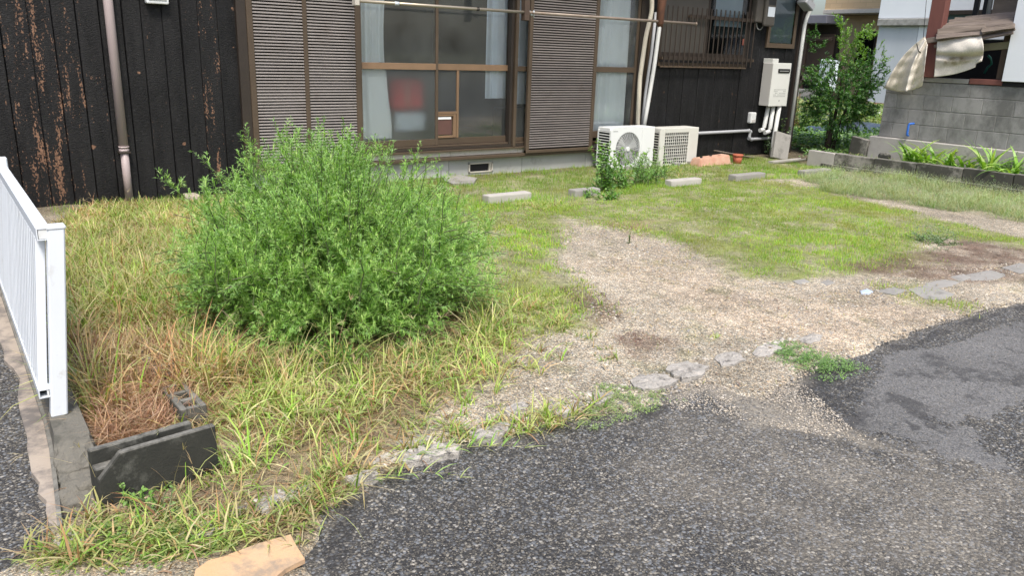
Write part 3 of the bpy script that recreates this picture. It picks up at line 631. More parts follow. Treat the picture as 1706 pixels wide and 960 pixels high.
# eave and roof (mostly above the picture)
m = MB(); bm = m.bm
for z in (0, .07):
    pass
m.box(-3.3, 12.35, YW-.55, YW+5.8, 2.98, 3.06, .004, rot=Matrix.Rotation(radians(0), 4, 'X')); m.build('roof', 'slate', house)
for i in range(34): bx('rafter', 'dark_wood', house, -3.2+i*.46, -3.14+i*.46, YW-.5, YW+.05, 2.90, 2.975, .003)
bx('roof_beam', 'dark_wood', house, 11.3, 12.35, YW-.02, YW+.09, 2.50, 2.60, .006)
# downpipes
dp = MB(); a = W(168+9, 0, YW-.07)
xdp = 1.44
me = MB().tube([(xdp, YW-.075, .02), (xdp, YW-.075, .52)], .036, 16).tube([(xdp, YW-.075, .52), (xdp, YW-.075, 2.9)], .041, 16)
dpo = me.build('downpipe', 'downpipe', house)
MB().tube([(xdp, YW-.075, .49), (xdp, YW-.075, .515)], .0445, 16).tube([(xdp, YW-.075, .525), (xdp, YW-.075, .54)], .0465, 16).build('pipe_collar', 'downpipe', dpo)
MB().box(xdp-.05, xdp+.05, YW-.12, YW-.02, .475, .49, .002).build('pipe_clip', 'dark_brown_metal', dpo)
c0 = W(1343, 12, YW-.08); c1 = W(1310, 232, YW-.08)
dq = MB().tube(roundpath([(11.45, YW-.2, 2.62), (11.72, YW-.1, 2.36), (c0[0]+.02, YW-.08, 2.1), (c0[0]+.0, YW-.08, .12)], .1), .03, 12).build('downpipe', 'white_pipe', house)
MB().box(11.30, 11.55, YW-.28, YW-.10, 2.30, 2.42, .015, rot=Matrix.Rotation(.5, 4, 'Y')).build('gutter_elbow', 'grey_pipe', house)
# wall lamp / vent hood top-left
p0 = W(243, 0, YW-.08); p1 = W(281, 7, YW-.08)
vh = thing('vent_hood', 'white louvred vent hood on the charred boards right of the downpipe', 'vent hood', (float(p0[0]), YW, 1.8))
zb = p1[2]; m = MB(); m.box(p0[0], p1[0], YW-.10, YW-.022, zb, zb+.20, .012, seg=2); m.build('hood_body', 'ac_white', vh)
for i in range(3): MB().box(p0[0]+.02, p1[0]-.02, YW-.106, YW-.1, zb+.03+i*.045, zb+.045+i*.045, .001).build('louvre', 'print_grey', vh)
# electric meter
mt = thing('electric_meter', 'grey electricity meter box with pale label high beside the barred window', 'meter', (10.7, YW, 1.9))
m0 = W(1255, 40, YW-.10); m1 = W(1283, 40, YW-.10); zb = m0[2]
MB().box(m0[0], m1[0]+.02, YW-.14, YW-.023, zb+.03, 2.6, .02, seg=2).build('meter_case', 'meter_grey', mt)
MB().box(m0[0]+.14, m1[0]-.01, YW-.19, YW-.14, zb-.02, 2.5, .025, seg=2).build('meter_cover', 'meter_grey', mt)
MB().box(m0[0]+.2, m1[0]-.04, YW-.193, YW-.19, zb+.12, zb+.26, .001).build('label_plate', 'label_pale', mt)
MB().box(m0[0]+.2, m1[0]-.04, YW-.193, YW-.19, zb+.29, zb+.42, .001).build('meter_window', 'black_plastic', mt)
MB().tube([(m0[0]+.1+.07*(1-cos(t))*1.2, YW-.08, zb+.03-.10*sin(t)) for t in np.linspace(0, pi, 12)], .008, 6).build('cable_loop', 'print_grey', mt)
rt = W(1244, 70, YW-.1)
tag(MB().box(rt[0]-.03, rt[0]+.03, YW-.055, YW-.03, rt[2]-.05, rt[2]+.05, .01).build('red_tag', 'red_base'), 'small faded red tag on the black boards beside the window bars', 'tag')
# laundry poles and their brackets
YP = 7.62
a = W(600, 2.5, YP); b = W(871, 18.5, YP); zp = (a[2]+b[2])/2
po = thing('laundry_pole', 'shiny steel laundry pole hung across the wide window', 'pole', (float(a[0]), YP, float(zp)), 'laundry poles under the eave')
MB().tube([(a[0]-.02, YP, zp), (b[0]+.03, YP, zp)], .016, 14).build('pole_tube', 'steel_pole', po)
t = W(660, 6, YP)[0]; MB().tube([(t-.02, YP, zp), (t+.03, YP, zp)], .0185, 12).build('blue_tape', 'label_pale', po)
t = W(796, 14, YP)[0]; MB().tube([(t-.012, YP, zp), (t-.004, YP, zp)], .021, 12).tube([(t+.004, YP, zp), (t+.012, YP, zp)], .021, 12).build('black_clip', 'black_plastic', po)
a2 = W(884, 22, YP+.03); b2 = W(1158, 38, YP+.03); z2 = (a2[2]+b2[2])/2
p2 = thing('laundry_pole', 'dull weathered laundry pole running past the single shutter to the barred window', 'pole', (float(a2[0]), YP+.03, float(z2)), 'laundry poles under the eave')
MB().tube([(a2[0]-.05, YP+.03, z2), (b2[0], YP+.03, z2)], .0175, 14).build('pole_tube', 'old_pole', p2)
MB().tube([(b2[0]+.0, YP+.03, z2), (b2[0]+.03, YP+.03, z2)], .021, 14).build('end_cap', 'old_pole', p2)
MB().tube([(a2[0]-.02, YP+.03, z2+.015), (a2[0]+.02, YP+.03, z2-.03)], .012, 6).tube([(a2[0]+.03, YP+.01, z2+.02), (a2[0]+.06, YP+.05, z2-.05)], .008, 6).tube([(a2[0]-.04, YP+.01, z2+.02), (a2[0]-.01, YP+.05, z2-.045)], .009, 6).build('wire_tie', 'label_pale', p2)
def bracket(x, zlow, mat, label, wd=.07):
    t = thing('pole_bracket', label, 'bracket', (x, YP, zlow))
    MB().box(x-wd/2, x+wd/2, YP-.03, YP+.05, zlow, 2.75, .006).build('hanger', mat, t)
    MB().box(x-wd/2, x+wd/2, YP+.05, YW+.05, 2.68, 2.74, .004).build('arm', mat, t)
    return t
bracket(float(W(594, 14, YP)[0]), float(zp-.045), 'sill_cream', 'cream pole bracket at the left end of the steel pole', .05)
bracket(float(W(876, 31, YP)[0]), float(zp-.09), 'brown_wood', 'dark brown bracket where the two laundry poles meet')
br3 = float(W(1100, 40, YP+.03)[0])
t = thing('pole_bracket', 'rusty bracket with hanging rust flakes holding the far end of the weathered pole', 'bracket', (br3, YP, float(z2)))
m = MB(); m.tube([(br3-.01, YP+.03, 2.75), (br3-.02, YP+.02, 2.3), (br3-.01, YP+.03, z2-.02), (br3, YP+.03, z2-.06)], .03, 8, radii=[.045, .055, .05, .03]); m.build('hanger', 'rust', t)
for s_ in (-1, 1): MB().tube([(br3+s_*.05, YP+.03, 2.6), (br3+s_*.065, YP+.03, 2.2), (br3+s_*.03, YP+.03, z2-.07)], .012, 6).build('strap', 'rust', t)
# refrigerant ducts up the wall
def wallpipe(pxs, y, r, mat, label, name='pipe', cat='pipe', n=10, group=None):
    pts = [W(a, b, y) for a, b in pxs]; o = MB().tube(roundpath([tuple(p) for p in pts], .08), r, n).build(name, mat)
    return tag(o, label, cat, group)
wallpipe([(1086, -40), (1086, 18), (1076, 60), (1066, 130), (1062, 215)], YW-.13, .030, 'cream_duct', 'cream tape-wrapped duct rising from behind the white air conditioner, leftmost of three')
wallpipe([(1093, 20), (1085, 90), (1076, 150), (1069, 215)], YW-.10, .022, 'grey_pipe', 'bluish grey pipe between the cream duct and the white pipe above the air conditioner')
wp = wallpipe([(1101, -20), (1099, 42), (1090, 110), (1080, 170), (1072, 215)], YW-.15, .028, 'white_pipe', 'white pipe rising behind the air conditioners, rightmost of the three side by side')
# air conditioners
def circle_pts(cx, cz, y, r, n=40): return [(cx+r*cos(2*pi*i/n), y, cz+r*sin(2*pi*i/n)) for i in range(n)]
def aircon(name, x0, x1, yf, z0, z1, dep, mat, label, fan):
    t = thing(name, label, 'air conditioner', ((x0+x1)/2, yf, z0), 'outdoor units beside the window')
    wd = x1-x0
    if fan:
        cx = x0+wd*.39; cz = z0+(z1-z0)*.50; r = .225; xr = x0+wd*.70
        # face with hole: built as ring of quads to circle clipped at xr
        m = MB(); m.box(x0, x1, yf+.03, yf+dep, z0+.03, z1-.001, .012, seg=2); m.box(xr+.004, x1, yf, yf+.03, z0+.03, z1, .008, seg=2)
        bm = m.bm; K = 48; inn = []; outv = []
        for i in range(K):
            a = 2*pi*i/K; dx, dz = cos(a), sin(a); xi = min(cx+r*dx, xr-.004); inn.append(bm.verts.new((xi, yf, cz+r*dz)))
            s_ = 1e9
            if dx > 1e-6: s_ = min(s_, (xr-cx)/dx)
            if dx < -1e-6: s_ = min(s_, (x0-cx)/dx)
            if dz > 1e-6: s_ = min(s_, (z1-cz)/dz)
            if dz < -1e-6: s_ = min(s_, (z0+.03-cz)/dz)
            outv.append(bm.verts.new((cx+dx*s_, yf, cz+dz*s_)))
        back = [bm.verts.new(v.co+Vector((0, .03, 0))) for v in inn]; ob = [bm.verts.new(v.co+Vector((0, .03, 0))) for v in outv]
        for i in range(K):
            j = (i+1) % K
            for q in ((inn[i], inn[j], outv[j], outv[i]), (inn[i], inn[j], back[j], back[i]), (outv[i], outv[j], ob[j], ob[i])):
                try: bm.faces.new(q)
                except ValueError: pass
        m.build('casing', mat, t)
        m = MB(); ps = [(min(p[0], xr-.003), yf+.024, p[2]) for p in circle_pts(cx, cz, 0, r+.001)]; m.bm.faces.new([m.bm.verts.new(p) for p in ps]); m.build('fan_opening', 'void', t)
        hub = MB().tube([(cx, yf-.012, cz), (cx, yf+.02, cz)], .028, 20).build('grille_hub', mat, t)
        g = MB()
        for rr in np.arange(.045, r, .0135):
            pts = circle_pts(cx, cz, yf+.004, rr); pts.append(pts[0]); seg = []
            for p in pts:
                if p[0] < xr-.006: seg.append(p)
                else:
                    if len(seg) > 1: g.tube(seg, .0022, 3, cap=False)
                    seg = []
            if len(seg) > 1: g.tube(seg, .0022, 3, cap=False)
        for i in range(36):
            a = 2*pi*i/36; tw = .35; pts = []
            for rr in np.linspace(.028, r, 8):
                aa = a+tw*rr/r; p = (cx+rr*cos(aa), yf+.006, cz+rr*sin(aa))
                if p[0] < xr-.005: pts.append(p)
            if len(pts) > 1: g.tube(pts, .0022, 3, cap=False)
        go = g.build('fan_grille', 'ac_white', t)
        m = MB()
        for i in range(3):
            a = i*2*pi/3; ps = [(cx+rr*cos(a+da), yf+.018+dd, cz+rr*sin(a+da)) for rr, da, dd in ((.03, 0, 0), (.19, .1, 0), (.19, .9, .004), (.03, .8, .004))]; m.bm.faces.new([m.bm.verts.new((min(p[0], xr-.006), p[1], p[2])) for p in ps])
        m.build('fan_blade', 'print_grey', t)
        MB().box(x0+.03, x0+.11, yf-.0015, yf, z1-.05, z1-.04, .0003).build('badge', 'print_grey', t)
    else:
        gx0, gx1, gz0, gz1 = x0+.09, x1-.20, z0+.08, z1-.06
        m = MB(); m.box(x0, x1, yf+.03, yf+dep, z0+.03, z1, .015, seg=2)
        m.box(x0, gx0, yf, yf+.03, z0+.03, z1, .006); m.box(gx1, x1, yf, yf+.03, z0+.03, z1, .006); m.box(gx0, gx1, yf, yf+.03, gz1, z1, .004); m.box(gx0, gx1, yf, yf+.03, z0+.03, gz0, .004); m.build('casing', mat, t)
        m = MB(); m.quad((gx0, yf+.027, gz0), (gx1, yf+.027, gz0), (gx1, yf+.027, gz1), (gx0, yf+.027, gz1)); m.build('fan_opening', 'void', t)
        n = 12
        for i in range(n+1):
            xx = gx0+(gx1-gx0)*i/n; MB().box(xx-.004, xx+.004, yf+.004, yf+.015, gz0, gz1, 0).build('grille_bar', mat, t)
        for i in range(11):
            zz = gz0+(gz1-gz0)*i/10; MB().box(gx0, gx1, yf+.001, yf+.012, zz-.004, zz+.004, 0).build('grille_bar', mat, t)
        MB().box(gx0-.012, gx1+.012, yf-.01, yf, gz0-.02, gz0-.008, .003).build('grille_trim', mat, t)
    # louvred side facing the camera
    MB().box(x0-.003, x0-.0005, yf+.03, yf+dep-.03, z0+.07, z1-.05, 0).build('side_opening', 'void', t)
    sm = MB().box(-.014, .0, 0, dep-.05, 0, .010, .002, rot=None).mesh('side_louvre'); sm.materials.append(MATS[mat])
    for i in range(13): shared('side_louvre', sm, t, (x0-.001, yf+.025, z0+.075+i*(z1-z0-.14)/12))
    MB().box(x0-.015, x0, yf+.0, yf+.025, z0+.05, z1-.03, .003).box(x0-.015, x0, yf+dep-.03, yf+dep-.01, z0+.05, z1-.03, .003).build('side_frame', mat, t)
    for a in (x0+.08, x1-.14): MB().box(a, a+.08, yf-.01, yf+dep+.01, z0-.02, z0+.03, .004).build('foot', 'print_grey', t)
    return t
ya = 7.78; q = [W(1019.5, 214, ya), W(1092, 210, ya), W(1088, 280, ya)]
aircon('air_conditioner', q[0][0], q[1][0], ya, q[2][2]+.0, (q[0][2]+q[1][2])/2, .27, 'ac_white', 'white outdoor air conditioner with round fan grille, left of the pair', True)
ya = 7.80; q = [W(1102, 213, ya), W(1165, 213, ya), W(1158, 279, ya)]
aircon('air_conditioner', q[0][0], q[1][0], ya, q[2][2], (q[0][2]+q[1][2])/2, .27, 'ac_cream', 'yellowed outdoor air conditioner with rectangular slotted grille, right of the pair', False)
for i, (xa, xb) in enumerate(((7.4, 8.05), (8.35, 8.95))):
    for u in (.12, .44):
        o = bx('plinth_block', 'concrete', None, xa+u, xa+u+.12, 7.72, 8.1, .0, .06, .006); tag(o, '%s concrete footing under the %s air conditioner' % ('left' if u < .3 else 'right', 'white' if i == 0 else 'yellowed'), 'concrete footing', 'footings under the outdoor units')
# water heater
YH = 7.96
q = [W(1289, 104, YH), W(1321, 104, YH), W(1307, 176, YH)]
hx0, hx1, hz0, hz1 = q[0][0], q[1][0]-.03, q[2][2], q[0][2]
wh = thing('water_heater', 'white wall-mounted gas water heater with black exhaust slot', 'water heater', (float(hx0), YH, float(hz0)))
MB().box(hx0, hx1, YH+.012, YW-.05, hz0, hz1-.01, .004).build('case', 'heater_side', wh)
MB().box(hx0+.0, hx1+.004, YH, YH+.010, hz0-.005, hz1, .008, seg=2).build('front_cover', 'heater_white', wh)
wdh = hx1-hx0
MB().box(hx0+wdh*.30, hx1-.03, YH-.008, YH+.002, hz1-.15, hz1-.09, .012, seg=2).build('exhaust_slot', 'black_plastic', wh)
MB().box(hx0+wdh*.36, hx1-.06, YH-.012, YH-.008, hz1-.128, hz1-.118, .002).build('slot_bar', 'print_grey', wh)
MB().box(hx0+.02, hx0+.16, YH+.03, YW-.03, hz1-.012, hz1+.06, .004).build('mounting_plate', 'heater_white', wh)
for r_ in range(5):
    for c_ in range(9):
        if random.random() < .85: 
            MB().box(hx0+wdh*.2+c_*wdh*.075, hx0+wdh*.2+c_*wdh*.075+wdh*.05, YH-.001, YH, hz0+.14+r_*.026, hz0+.152+r_*.026, 0).build('printed_mark', 'print_grey', wh)
MB().tube([(hx0+wdh*.55, YH-.002, hz0+.08), (hx0+wdh*.55, YH+.001, hz0+.08)], .014, 12).build('badge', 'print_grey', wh)
def hp(pxs, r, mat, label, y=YW-.12, n=12): 
    pts = [tuple(W(a, b, y)) for a, b in pxs]; return tag(MB().tube(roundpath(pts, .05), r, n).build('pipe', mat), label, 'pipe')
hp([(1281, 172), (1272, 216), (1266, 217)], .033, 'white_pipe', 'white lagged pipe with an elbow below the water heater, left one')
hp([(1289, 172), (1282, 219), (1274, 221)], .033, 'white_pipe', 'white lagged pipe with an elbow below the water heater, middle one', YW-.16)
lp = hp([(1299, 174), (1289, 232), (1285, 259)], .034, 'white_pipe', 'white pipe running from the water heater down to the ground, right one', YW-.19)
gp = thing('drain_pipe', 'grey horizontal drain pipe stepping down along the black boards', 'pipe', (9.6, YW-.06, .4))
MB().tube(roundpath([tuple(W(a, b, YW-.07)) for a, b in ((1160, 222), (1250, 217.5), (1247.5, 232), (1289, 230))], .05), .024, 12).build('pipe_run', 'grey_pipe', gp)
for a, b in ((1247, 217.6), (1250, 219.5), (1248, 230), (1252, 232)):
    c = W(a, b, YW-.07); MB().tube([c-np.array([.015, 0, 0]), c+np.array([.015, 0, 0])], .03, 12).build('pipe_joint', 'grey_pipe', gp)
so_ = thing('outdoor_socket', 'small white outdoor socket cover on the black boards above the drain pipe', 'socket', (10.7, YW, .6))
q = W(1246, 205, YW-.05); MB().box(q[0], q[0]+.13, YW-.10, YW-.023, q[2], q[2]+.17, .018, seg=2).build('cover', 'ac_white', so_); MB().box(q[0]+.02, q[0]+.11, YW-.105, YW-.095, q[2]+.01, q[2]+.06, .004).build('flap', 'heater_side', so_)
MB().tube([(q[0]+.07, YW-.06, q[2]+.01), (q[0]+.08, YW-.05, q[2]-.15)], .008, 6).build('cable', 'black_plastic', so_)

# ================================================================== THINGS ON THE GROUND BY THE HOUSE
def stop(xa, xb, y, label, ztop=.09, rotz=0.0, mat='concrete_light'):
    m = MB(); m.box(xa, xb, y-.06, y+.06, -.02, ztop, .014, seg=2, jit=.004)
    o = m.build('parking_stop', mat); tag(o, label, 'parking stop', 'concrete parking stops in a row on the lawn'); return o
def stop_px(x0, x1, yb, label, **k):
    a = G(x0, yb); b = G(x1, yb-3.0); stop(a[0], b[0], (a[1]+b[1])/2+.06, label, **k)
stop_px(807, 893, 339, 'pale concrete parking stop nearest the big bush, leftmost of the row')
stop_px(955, 1003, 331, 'mossy concrete parking stop half hidden by the leafy weeds', mat='concrete')
stop_px(1113, 1174, 313, 'pale parking stop just right of the leafy weeds, before the air conditioners')
stop_px(1219, 1281, 303, 'concrete parking stop in front of the terracotta planter', mat='concrete')
stop_px(1335, 1390, 296, 'worn parking stop farthest right, by the planting bed kerb', mat='concrete')
def boxrot(name, mat, c, dims, rz, rx=0, ry=0, parent=None, bevel=.006, jit=.003, seg=1):
    m = MB(); m.box(-dims[0]/2, dims[0]/2, -dims[1]/2, dims[1]/2, -dims[2]/2, dims[2]/2, bevel, jit=jit, seg=seg)
    Mx = Matrix.Translation(Vector(c)) @ Matrix.Rotation(rz, 4, 'Z') @ Matrix.Rotation(rx, 4, 'X') @ Matrix.Rotation(ry, 4, 'Y'); m.bm.transform(Mx); return m.build(name, mat, parent)
# terracotta trough upside down, pot and boards
a = G(1168, 280); b = G(1229, 277)
tr_ = thing('planter_trough', 'upturned faded terracotta planter trough lying by the wall', 'planter', (float(a[0]), float(a[1]), 0))
m = MB(); bm = m.bm; x0, x1, y0 = a[0], b[0], a[1]+.02; zt = .15
vs = [bm.verts.new(v) for v in ((x0, y0, 0), (x1, y0, 0), (x1, y0+.22, 0), (x0, y0+.22, 0), (x0+.03, y0+.03, zt*.8), (x1-.02, y0+.03, zt), (x1-.02, y0+.19, zt), (x0+.03, y0+.19, zt*.8))]
for f in ((0, 1, 5, 4), (1, 2, 6, 5), (2, 3, 7, 6), (3, 0, 4, 7), (4, 5, 6, 7), (3, 2, 1, 0)): bm.faces.new([vs[i] for i in f])
bmesh.ops.bevel(bm, geom=bm.edges[:], offset=.012, segments=2, affect='EDGES'); m.build('trough_body', 'terracotta', tr_)
MB().box(x0-.01, x1+.01, y0-.012, y0+.0, .0, .035, .004).build('trough_rim', 'terracotta', tr_)
for i in range(3): MB().tube([(x0+.12+i*.2, y0+.1, zt*.83+.02*i), (x0+.12+i*.2, y0+.1, zt*.86+.02*i+.012)], .02, 10).build('drain_hole', 'void', tr_)
c = G(1235, 275)
pt = thing('flower_pot', 'small orange plastic flower pot beside the terracotta trough', 'flower pot', (float(c[0]), float(c[1]), 0))
MB().tube([(c[0], c[1]+.08, 0), (c[0], c[1]+.08, .13)], .06, 16, radii=[.055, .072]).build('pot_body', 'pot_orange', pt); MB().tube([(c[0], c[1]+.08, .12), (c[0], c[1]+.08, .15)], .078, 16).build('pot_rim', 'pot_orange', pt)
for (pa, pb, l) in (((1192, 251), (1262, 264), 'long grey weathered board resting across the terracotta trough'), ((1215, 257), (1275, 267), 'thin weathered lath leaning past the flower pot')):
    A = W(*pa, 7.88); B = W(*pb, 7.85); d = Vector(B-A); c = Vector((A+B)/2)
    o = boxrot('weathered_board', 'old_wood', c, (d.length, .08 if 'long' in l else .03, .018), math.atan2(d.y, d.x), 0, -math.asin(d.z/d.length)); tag(o, l, 'board')
# leaning slab at the corner, gutter piece
A = G(1297, 268); B = G(1322, 268)
o = boxrot('concrete_slab', 'concrete', (A[0]+.22, A[1]+.15, .20), (.30, .07, .42), radians(-12), radians(-14), radians(14), bevel=.008); tag(o, 'grey concrete slab leaning at the corner of the charred house', 'concrete slab')
a = G(1300, 276); b = G(1352, 274)
gu = MB(); pts = []
for i in range(9):
    t = pi+pi*i/8; pts.append((cos(t)*.05, sin(t)*.05+.055))
bm = gu.bm; L = [bm.verts.new((a[0]-.1, a[1]+.1+y, z)) for y, z in pts]; R_ = [bm.verts.new((b[0]-.05, b[1]+.12+y, z+.03)) for y, z in pts]
for i in range(8): bm.faces.new((L[i], L[i+1], R_[i+1], R_[i]))
bm.faces.new(L)
o = gu.build('gutter_piece', 'concrete_light'); sm_ = o.modifiers.new('thickness', 'SOLIDIFY'); sm_.thickness = .006; tag(o, 'short grey length of gutter lying in front of the leaning slab', 'gutter')
# flat stone by the vent
def rock(name, mat, px, z, th, label, cat='stone', group=None, jit=.01, parent=None, raised=.0):
    pts = GP(px, z); c = pts.mean(0); out = []
    n = len(pts)
    for i in range(n):
        a = pts[i]; b = pts[(i+1) % n]
        for t in (0, .33, .66): p = a*(1-t)+b*t; out.append(p+rng.normal(0, jit*.35, 2)*(t > 0))
    bm = bmesh.new(); n = len(out)
    top = [bm.verts.new((p[0], p[1], z+rng.normal(0, jit*.12))) for p in out]
    inn = [bm.verts.new((c[0]+(p[0]-c[0])*.72, c[1]+(p[1]-c[1])*.72, z+raised+.003+rng.normal(0, jit*.12))) for p in out]
    inn2 = [bm.verts.new((c[0]+(p[0]-c[0])*.36, c[1]+(p[1]-c[1])*.36, z+raised+.004+rng.normal(0, jit*.12))) for p in out]
    mid = bm.verts.new((c[0], c[1], z+raised+.004)); bot = [bm.verts.new((c[0]+(p[0]-c[0])*.97, c[1]+(p[1]-c[1])*.97, z-th)) for p in out]
    for i in range(n):
        j = (i+1) % n
        bm.faces.new((top[i], top[j], inn[j], inn[i])); bm.faces.new((inn[i], inn[j], inn2[j], inn2[i])); bm.faces.new((inn2[i], inn2[j], mid)); bm.faces.new((bot[i], bot[j], top[j], top[i]))
    bmesh.ops.recalc_face_normals(bm, faces=bm.faces[:]); me = bpy.data.meshes.new(name); bm.to_mesh(me); bm.free()
    o = link(name, me, parent, mat); return tag(o, label, cat, group)
rock('flat_stone', 'concrete', [(738, 294), (765, 291), (795, 296), (790, 304), (755, 306), (741, 301)], .04, .06, 'flat grey stone in the grass below the foundation vent', 'stone')
rock('small_rock', 'strip_concrete', [(305, 322), (322, 319), (334, 325), (328, 332), (308, 332)], .05, .08, 'small beige stone in the grass against the charred wall', 'stone')

# broken kerb pieces along the road edge
EG = 'broken kerb stones along the asphalt edge'
edge_px = [
 ([(656, 756), (700, 742), (745, 738), (772, 742), (764, 753), (712, 762), (665, 770)], 'long rough white kerb fragment at the tall grass, by the asphalt'),
 ([(660, 738), (700, 724), (720, 728), (712, 738), (675, 745)], 'low white fragment just behind the long rough kerb piece'),
 ([(786, 722), (830, 702), (852, 706), (838, 724), (796, 732)], 'whitish kerb chunk right of the long rough fragment'),
 ([(842, 682), (872, 668), (882, 674), (864, 688), (845, 692)], 'small bright kerb chip on the gravel behind the chunks'),
 ([(925, 686), (952, 670), (968, 668), (975, 676), (950, 688), (930, 694)], 'chunky pale stone left of the clover-like patch'),
 ([(975, 668), (1012, 655), (1022, 658), (1010, 668), (985, 676)], 'thin pale stone inside the bright green patch'),
 ([(1050, 634), (1075, 625), (1110, 624), (1130, 633), (1108, 644), (1080, 647), (1058, 645)], 'oval grey-white kerb stone above the clover-like patch'),
 ([(1112, 610), (1145, 602), (1182, 611), (1170, 624), (1136, 630), (1118, 622)], 'large flat whitish kerb stone with a dark front edge'),
 ([(1190, 596), (1208, 586), (1232, 588), (1244, 600), (1222, 608), (1202, 610)], 'pinkish white stone alone on the gravel left of the green weed'),
 ([(1253, 588), (1262, 578), (1290, 574), (1305, 580), (1285, 590), (1262, 594)], 'pale stone touching the left end of the low green weed'),
 ([(1333, 566), (1350, 557), (1372, 558), (1366, 568), (1345, 572)], 'small pale stone behind the low green weed'),
 ([(425, 842), (470, 820), (512, 808), (520, 816), (470, 834), (436, 852)], 'pale kerb fragment half buried under the front grass'),
 ([(290, 892), (350, 868), (385, 866), (380, 880), (330, 894), (300, 902)], 'pale kerb fragment in the grass behind the orange board'),
 ([(575, 796), (610, 782), (628, 786), (612, 796), (585, 804)], 'small kerb fragment in the grass at the asphalt corner'),
 ([(90, 895), (140, 885), (175, 888), (160, 905), (110, 912)], 'grey kerb fragment at the end of the concrete strip')]
for i, (p, l) in enumerate(edge_px): rock('kerb_stone', 'white_stone', p, (.032, .020, .029, .022, .028, .022, .028, .035, .028, .025, .022)[i] if i < 11 else .032, .05, l, 'kerb stone', EG, .022)
for p, l in (([(1512, 482), (1545, 474), (1590, 490), (1572, 500), (1540, 498)], 'flat grey slab set in the moss beside the asphalt'), ([(1540, 472), (1575, 464), (1600, 470), (1580, 480), (1556, 480)], 'flat slab just behind the mossy slab'), ([(1605, 458), (1650, 450), (1680, 458), (1660, 466), (1620, 468)], 'flat grey slab in the brown soil at the right'), ([(1580, 462), (1605, 456), (1620, 462), (1600, 470)], 'small brownish slab between the grey slabs'), ([(1460, 485), (1490, 478), (1512, 484), (1490, 492)], 'small sunken slab left of the mossy slab'), ([(1668, 446), (1700, 438), (1730, 446), (1700, 456)], 'flat slab at the far right edge of the brown soil'), ([(1365, 470), (1380, 466), (1392, 472), (1378, 477)], 'small grey slab chip at the lawn edge'), ([(1320, 468), (1340, 464), (1350, 470), (1332, 474)], 'pale slab chip at the left lawn edge')):
    rock('paving_slab', 'concrete', p, .016, .03, l, 'paving slab', 'sunken slabs along the lot edge', .006)
lit = rock('litter', 'litter_blue', [(1432, 484), (1445, 481), (1455, 486), (1446, 490), (1435, 489)], .016, .02, 'scrap of pale blue litter on the gravel', 'litter', None, .008)
obp = GP([(318, 985), (326, 952), (348, 936), (372, 930), (398, 920), (430, 908), (484, 893), (494, 912), (508, 934), (476, 950), (462, 962), (440, 985), (380, 1010)], .03); bm = bmesh.new(); f_ = bm.faces.new([bm.verts.new((p[0], p[1], .034)) for p in obp]); ex = bmesh.ops.extrude_face_region(bm, geom=[f_])
for v in ex['geom']:
    if isinstance(v, bmesh.types.BMVert): v.co.z -= .016
bmesh.ops.recalc_face_normals(bm, faces=bm.faces[:]); me = bpy.data.meshes.new('orange_board'); bm.to_mesh(me); bm.free(); tag(link('orange_board', me, None, 'orange_board'), 'flat orange board lying at the grass edge beside the asphalt', 'board')

# concrete block standing on edge (three-sided, with a channel along its top)
A = G(172, 858); B = G(366, 793); ux = Vector((B-A)); L_ = .40; uz = ux.normalized()
ang = math.atan2(ux.y, ux.x)
cb = thing('concrete_block', 'dark mossy concrete block on edge with a channel along its top', 'concrete block', (float(A[0]), float(A[1]), 0))
nrm = Vector((-sin(ang), cos(ang), 0)); A3 = Vector((A[0], A[1], 0)); LL = ux.length
def local_prism(poly, off, th, name, mat, parent):
    bm = bmesh.new(); f = [bm.verts.new(A3+uz*u+nrm*off+Vector((0, 0, v))) for u, v in poly]; b = [bm.verts.new(x.co+nrm*th) for x in f]; n = len(f)
    bm.faces.new(f); bm.faces.new(b[::-1])
    for i in range(n): bm.faces.new((f[i], b[i], b[(i+1) % n], f[(i+1) % n]))
    bmesh.ops.recalc_face_normals(bm, faces=bm.faces[:]); bmesh.ops.bevel(bm, geom=bm.edges[:], offset=.004, segments=1, affect='EDGES'); me = bpy.data.meshes.new(name); bm.to_mesh(me); bm.free(); return link(name, me, parent, mat)
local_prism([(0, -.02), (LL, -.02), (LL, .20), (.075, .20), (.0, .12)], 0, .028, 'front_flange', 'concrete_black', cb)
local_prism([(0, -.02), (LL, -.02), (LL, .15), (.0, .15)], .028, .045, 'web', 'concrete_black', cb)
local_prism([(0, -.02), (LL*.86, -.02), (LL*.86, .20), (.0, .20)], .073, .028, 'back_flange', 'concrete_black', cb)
HB = math.atan2(float(G(275, 625, .08)[1]-G(328, 695, .08)[1]), float(G(275, 625, .08)[0]-G(328, 695, .08)[0]))
# hollow blocks lying in the dead grass
def hollow(c, rz, label, ln=.39, wd=.115, h=.15, holes=3, ry=0, rx=0):
    t = thing('hollow_block', label, 'concrete block', (c[0], c[1], 0), 'hollow blocks lying in the dead grass')
    m = MB(); Mx = Matrix.Translation(Vector(c)) @ Matrix.Rotation(rz, 4, 'Z') @ Matrix.Rotation(rx, 4, 'X') @ Matrix.Rotation(ry, 4, 'Y'); wt = .026
    m.box(-ln/2, ln/2, -wd/2, -wd/2+wt, -h/2, h/2, .003); m.box(-ln/2, ln/2, wd/2-wt, wd/2, -h/2, h/2, .003); hw = (ln-wt)/holes
    for i in range(holes+1): m.box(-ln/2+i*hw, -ln/2+i*hw+wt, -wd/2+wt, wd/2-wt, -h/2, h/2-.001, .002)
    m.box(-ln/2+.002, ln/2-.002, -wd/2+.002, wd/2-.002, -h/2, -h/2+.02, 0); m.bm.transform(Mx); m.build('block_body', 'concrete_dark', t); return t
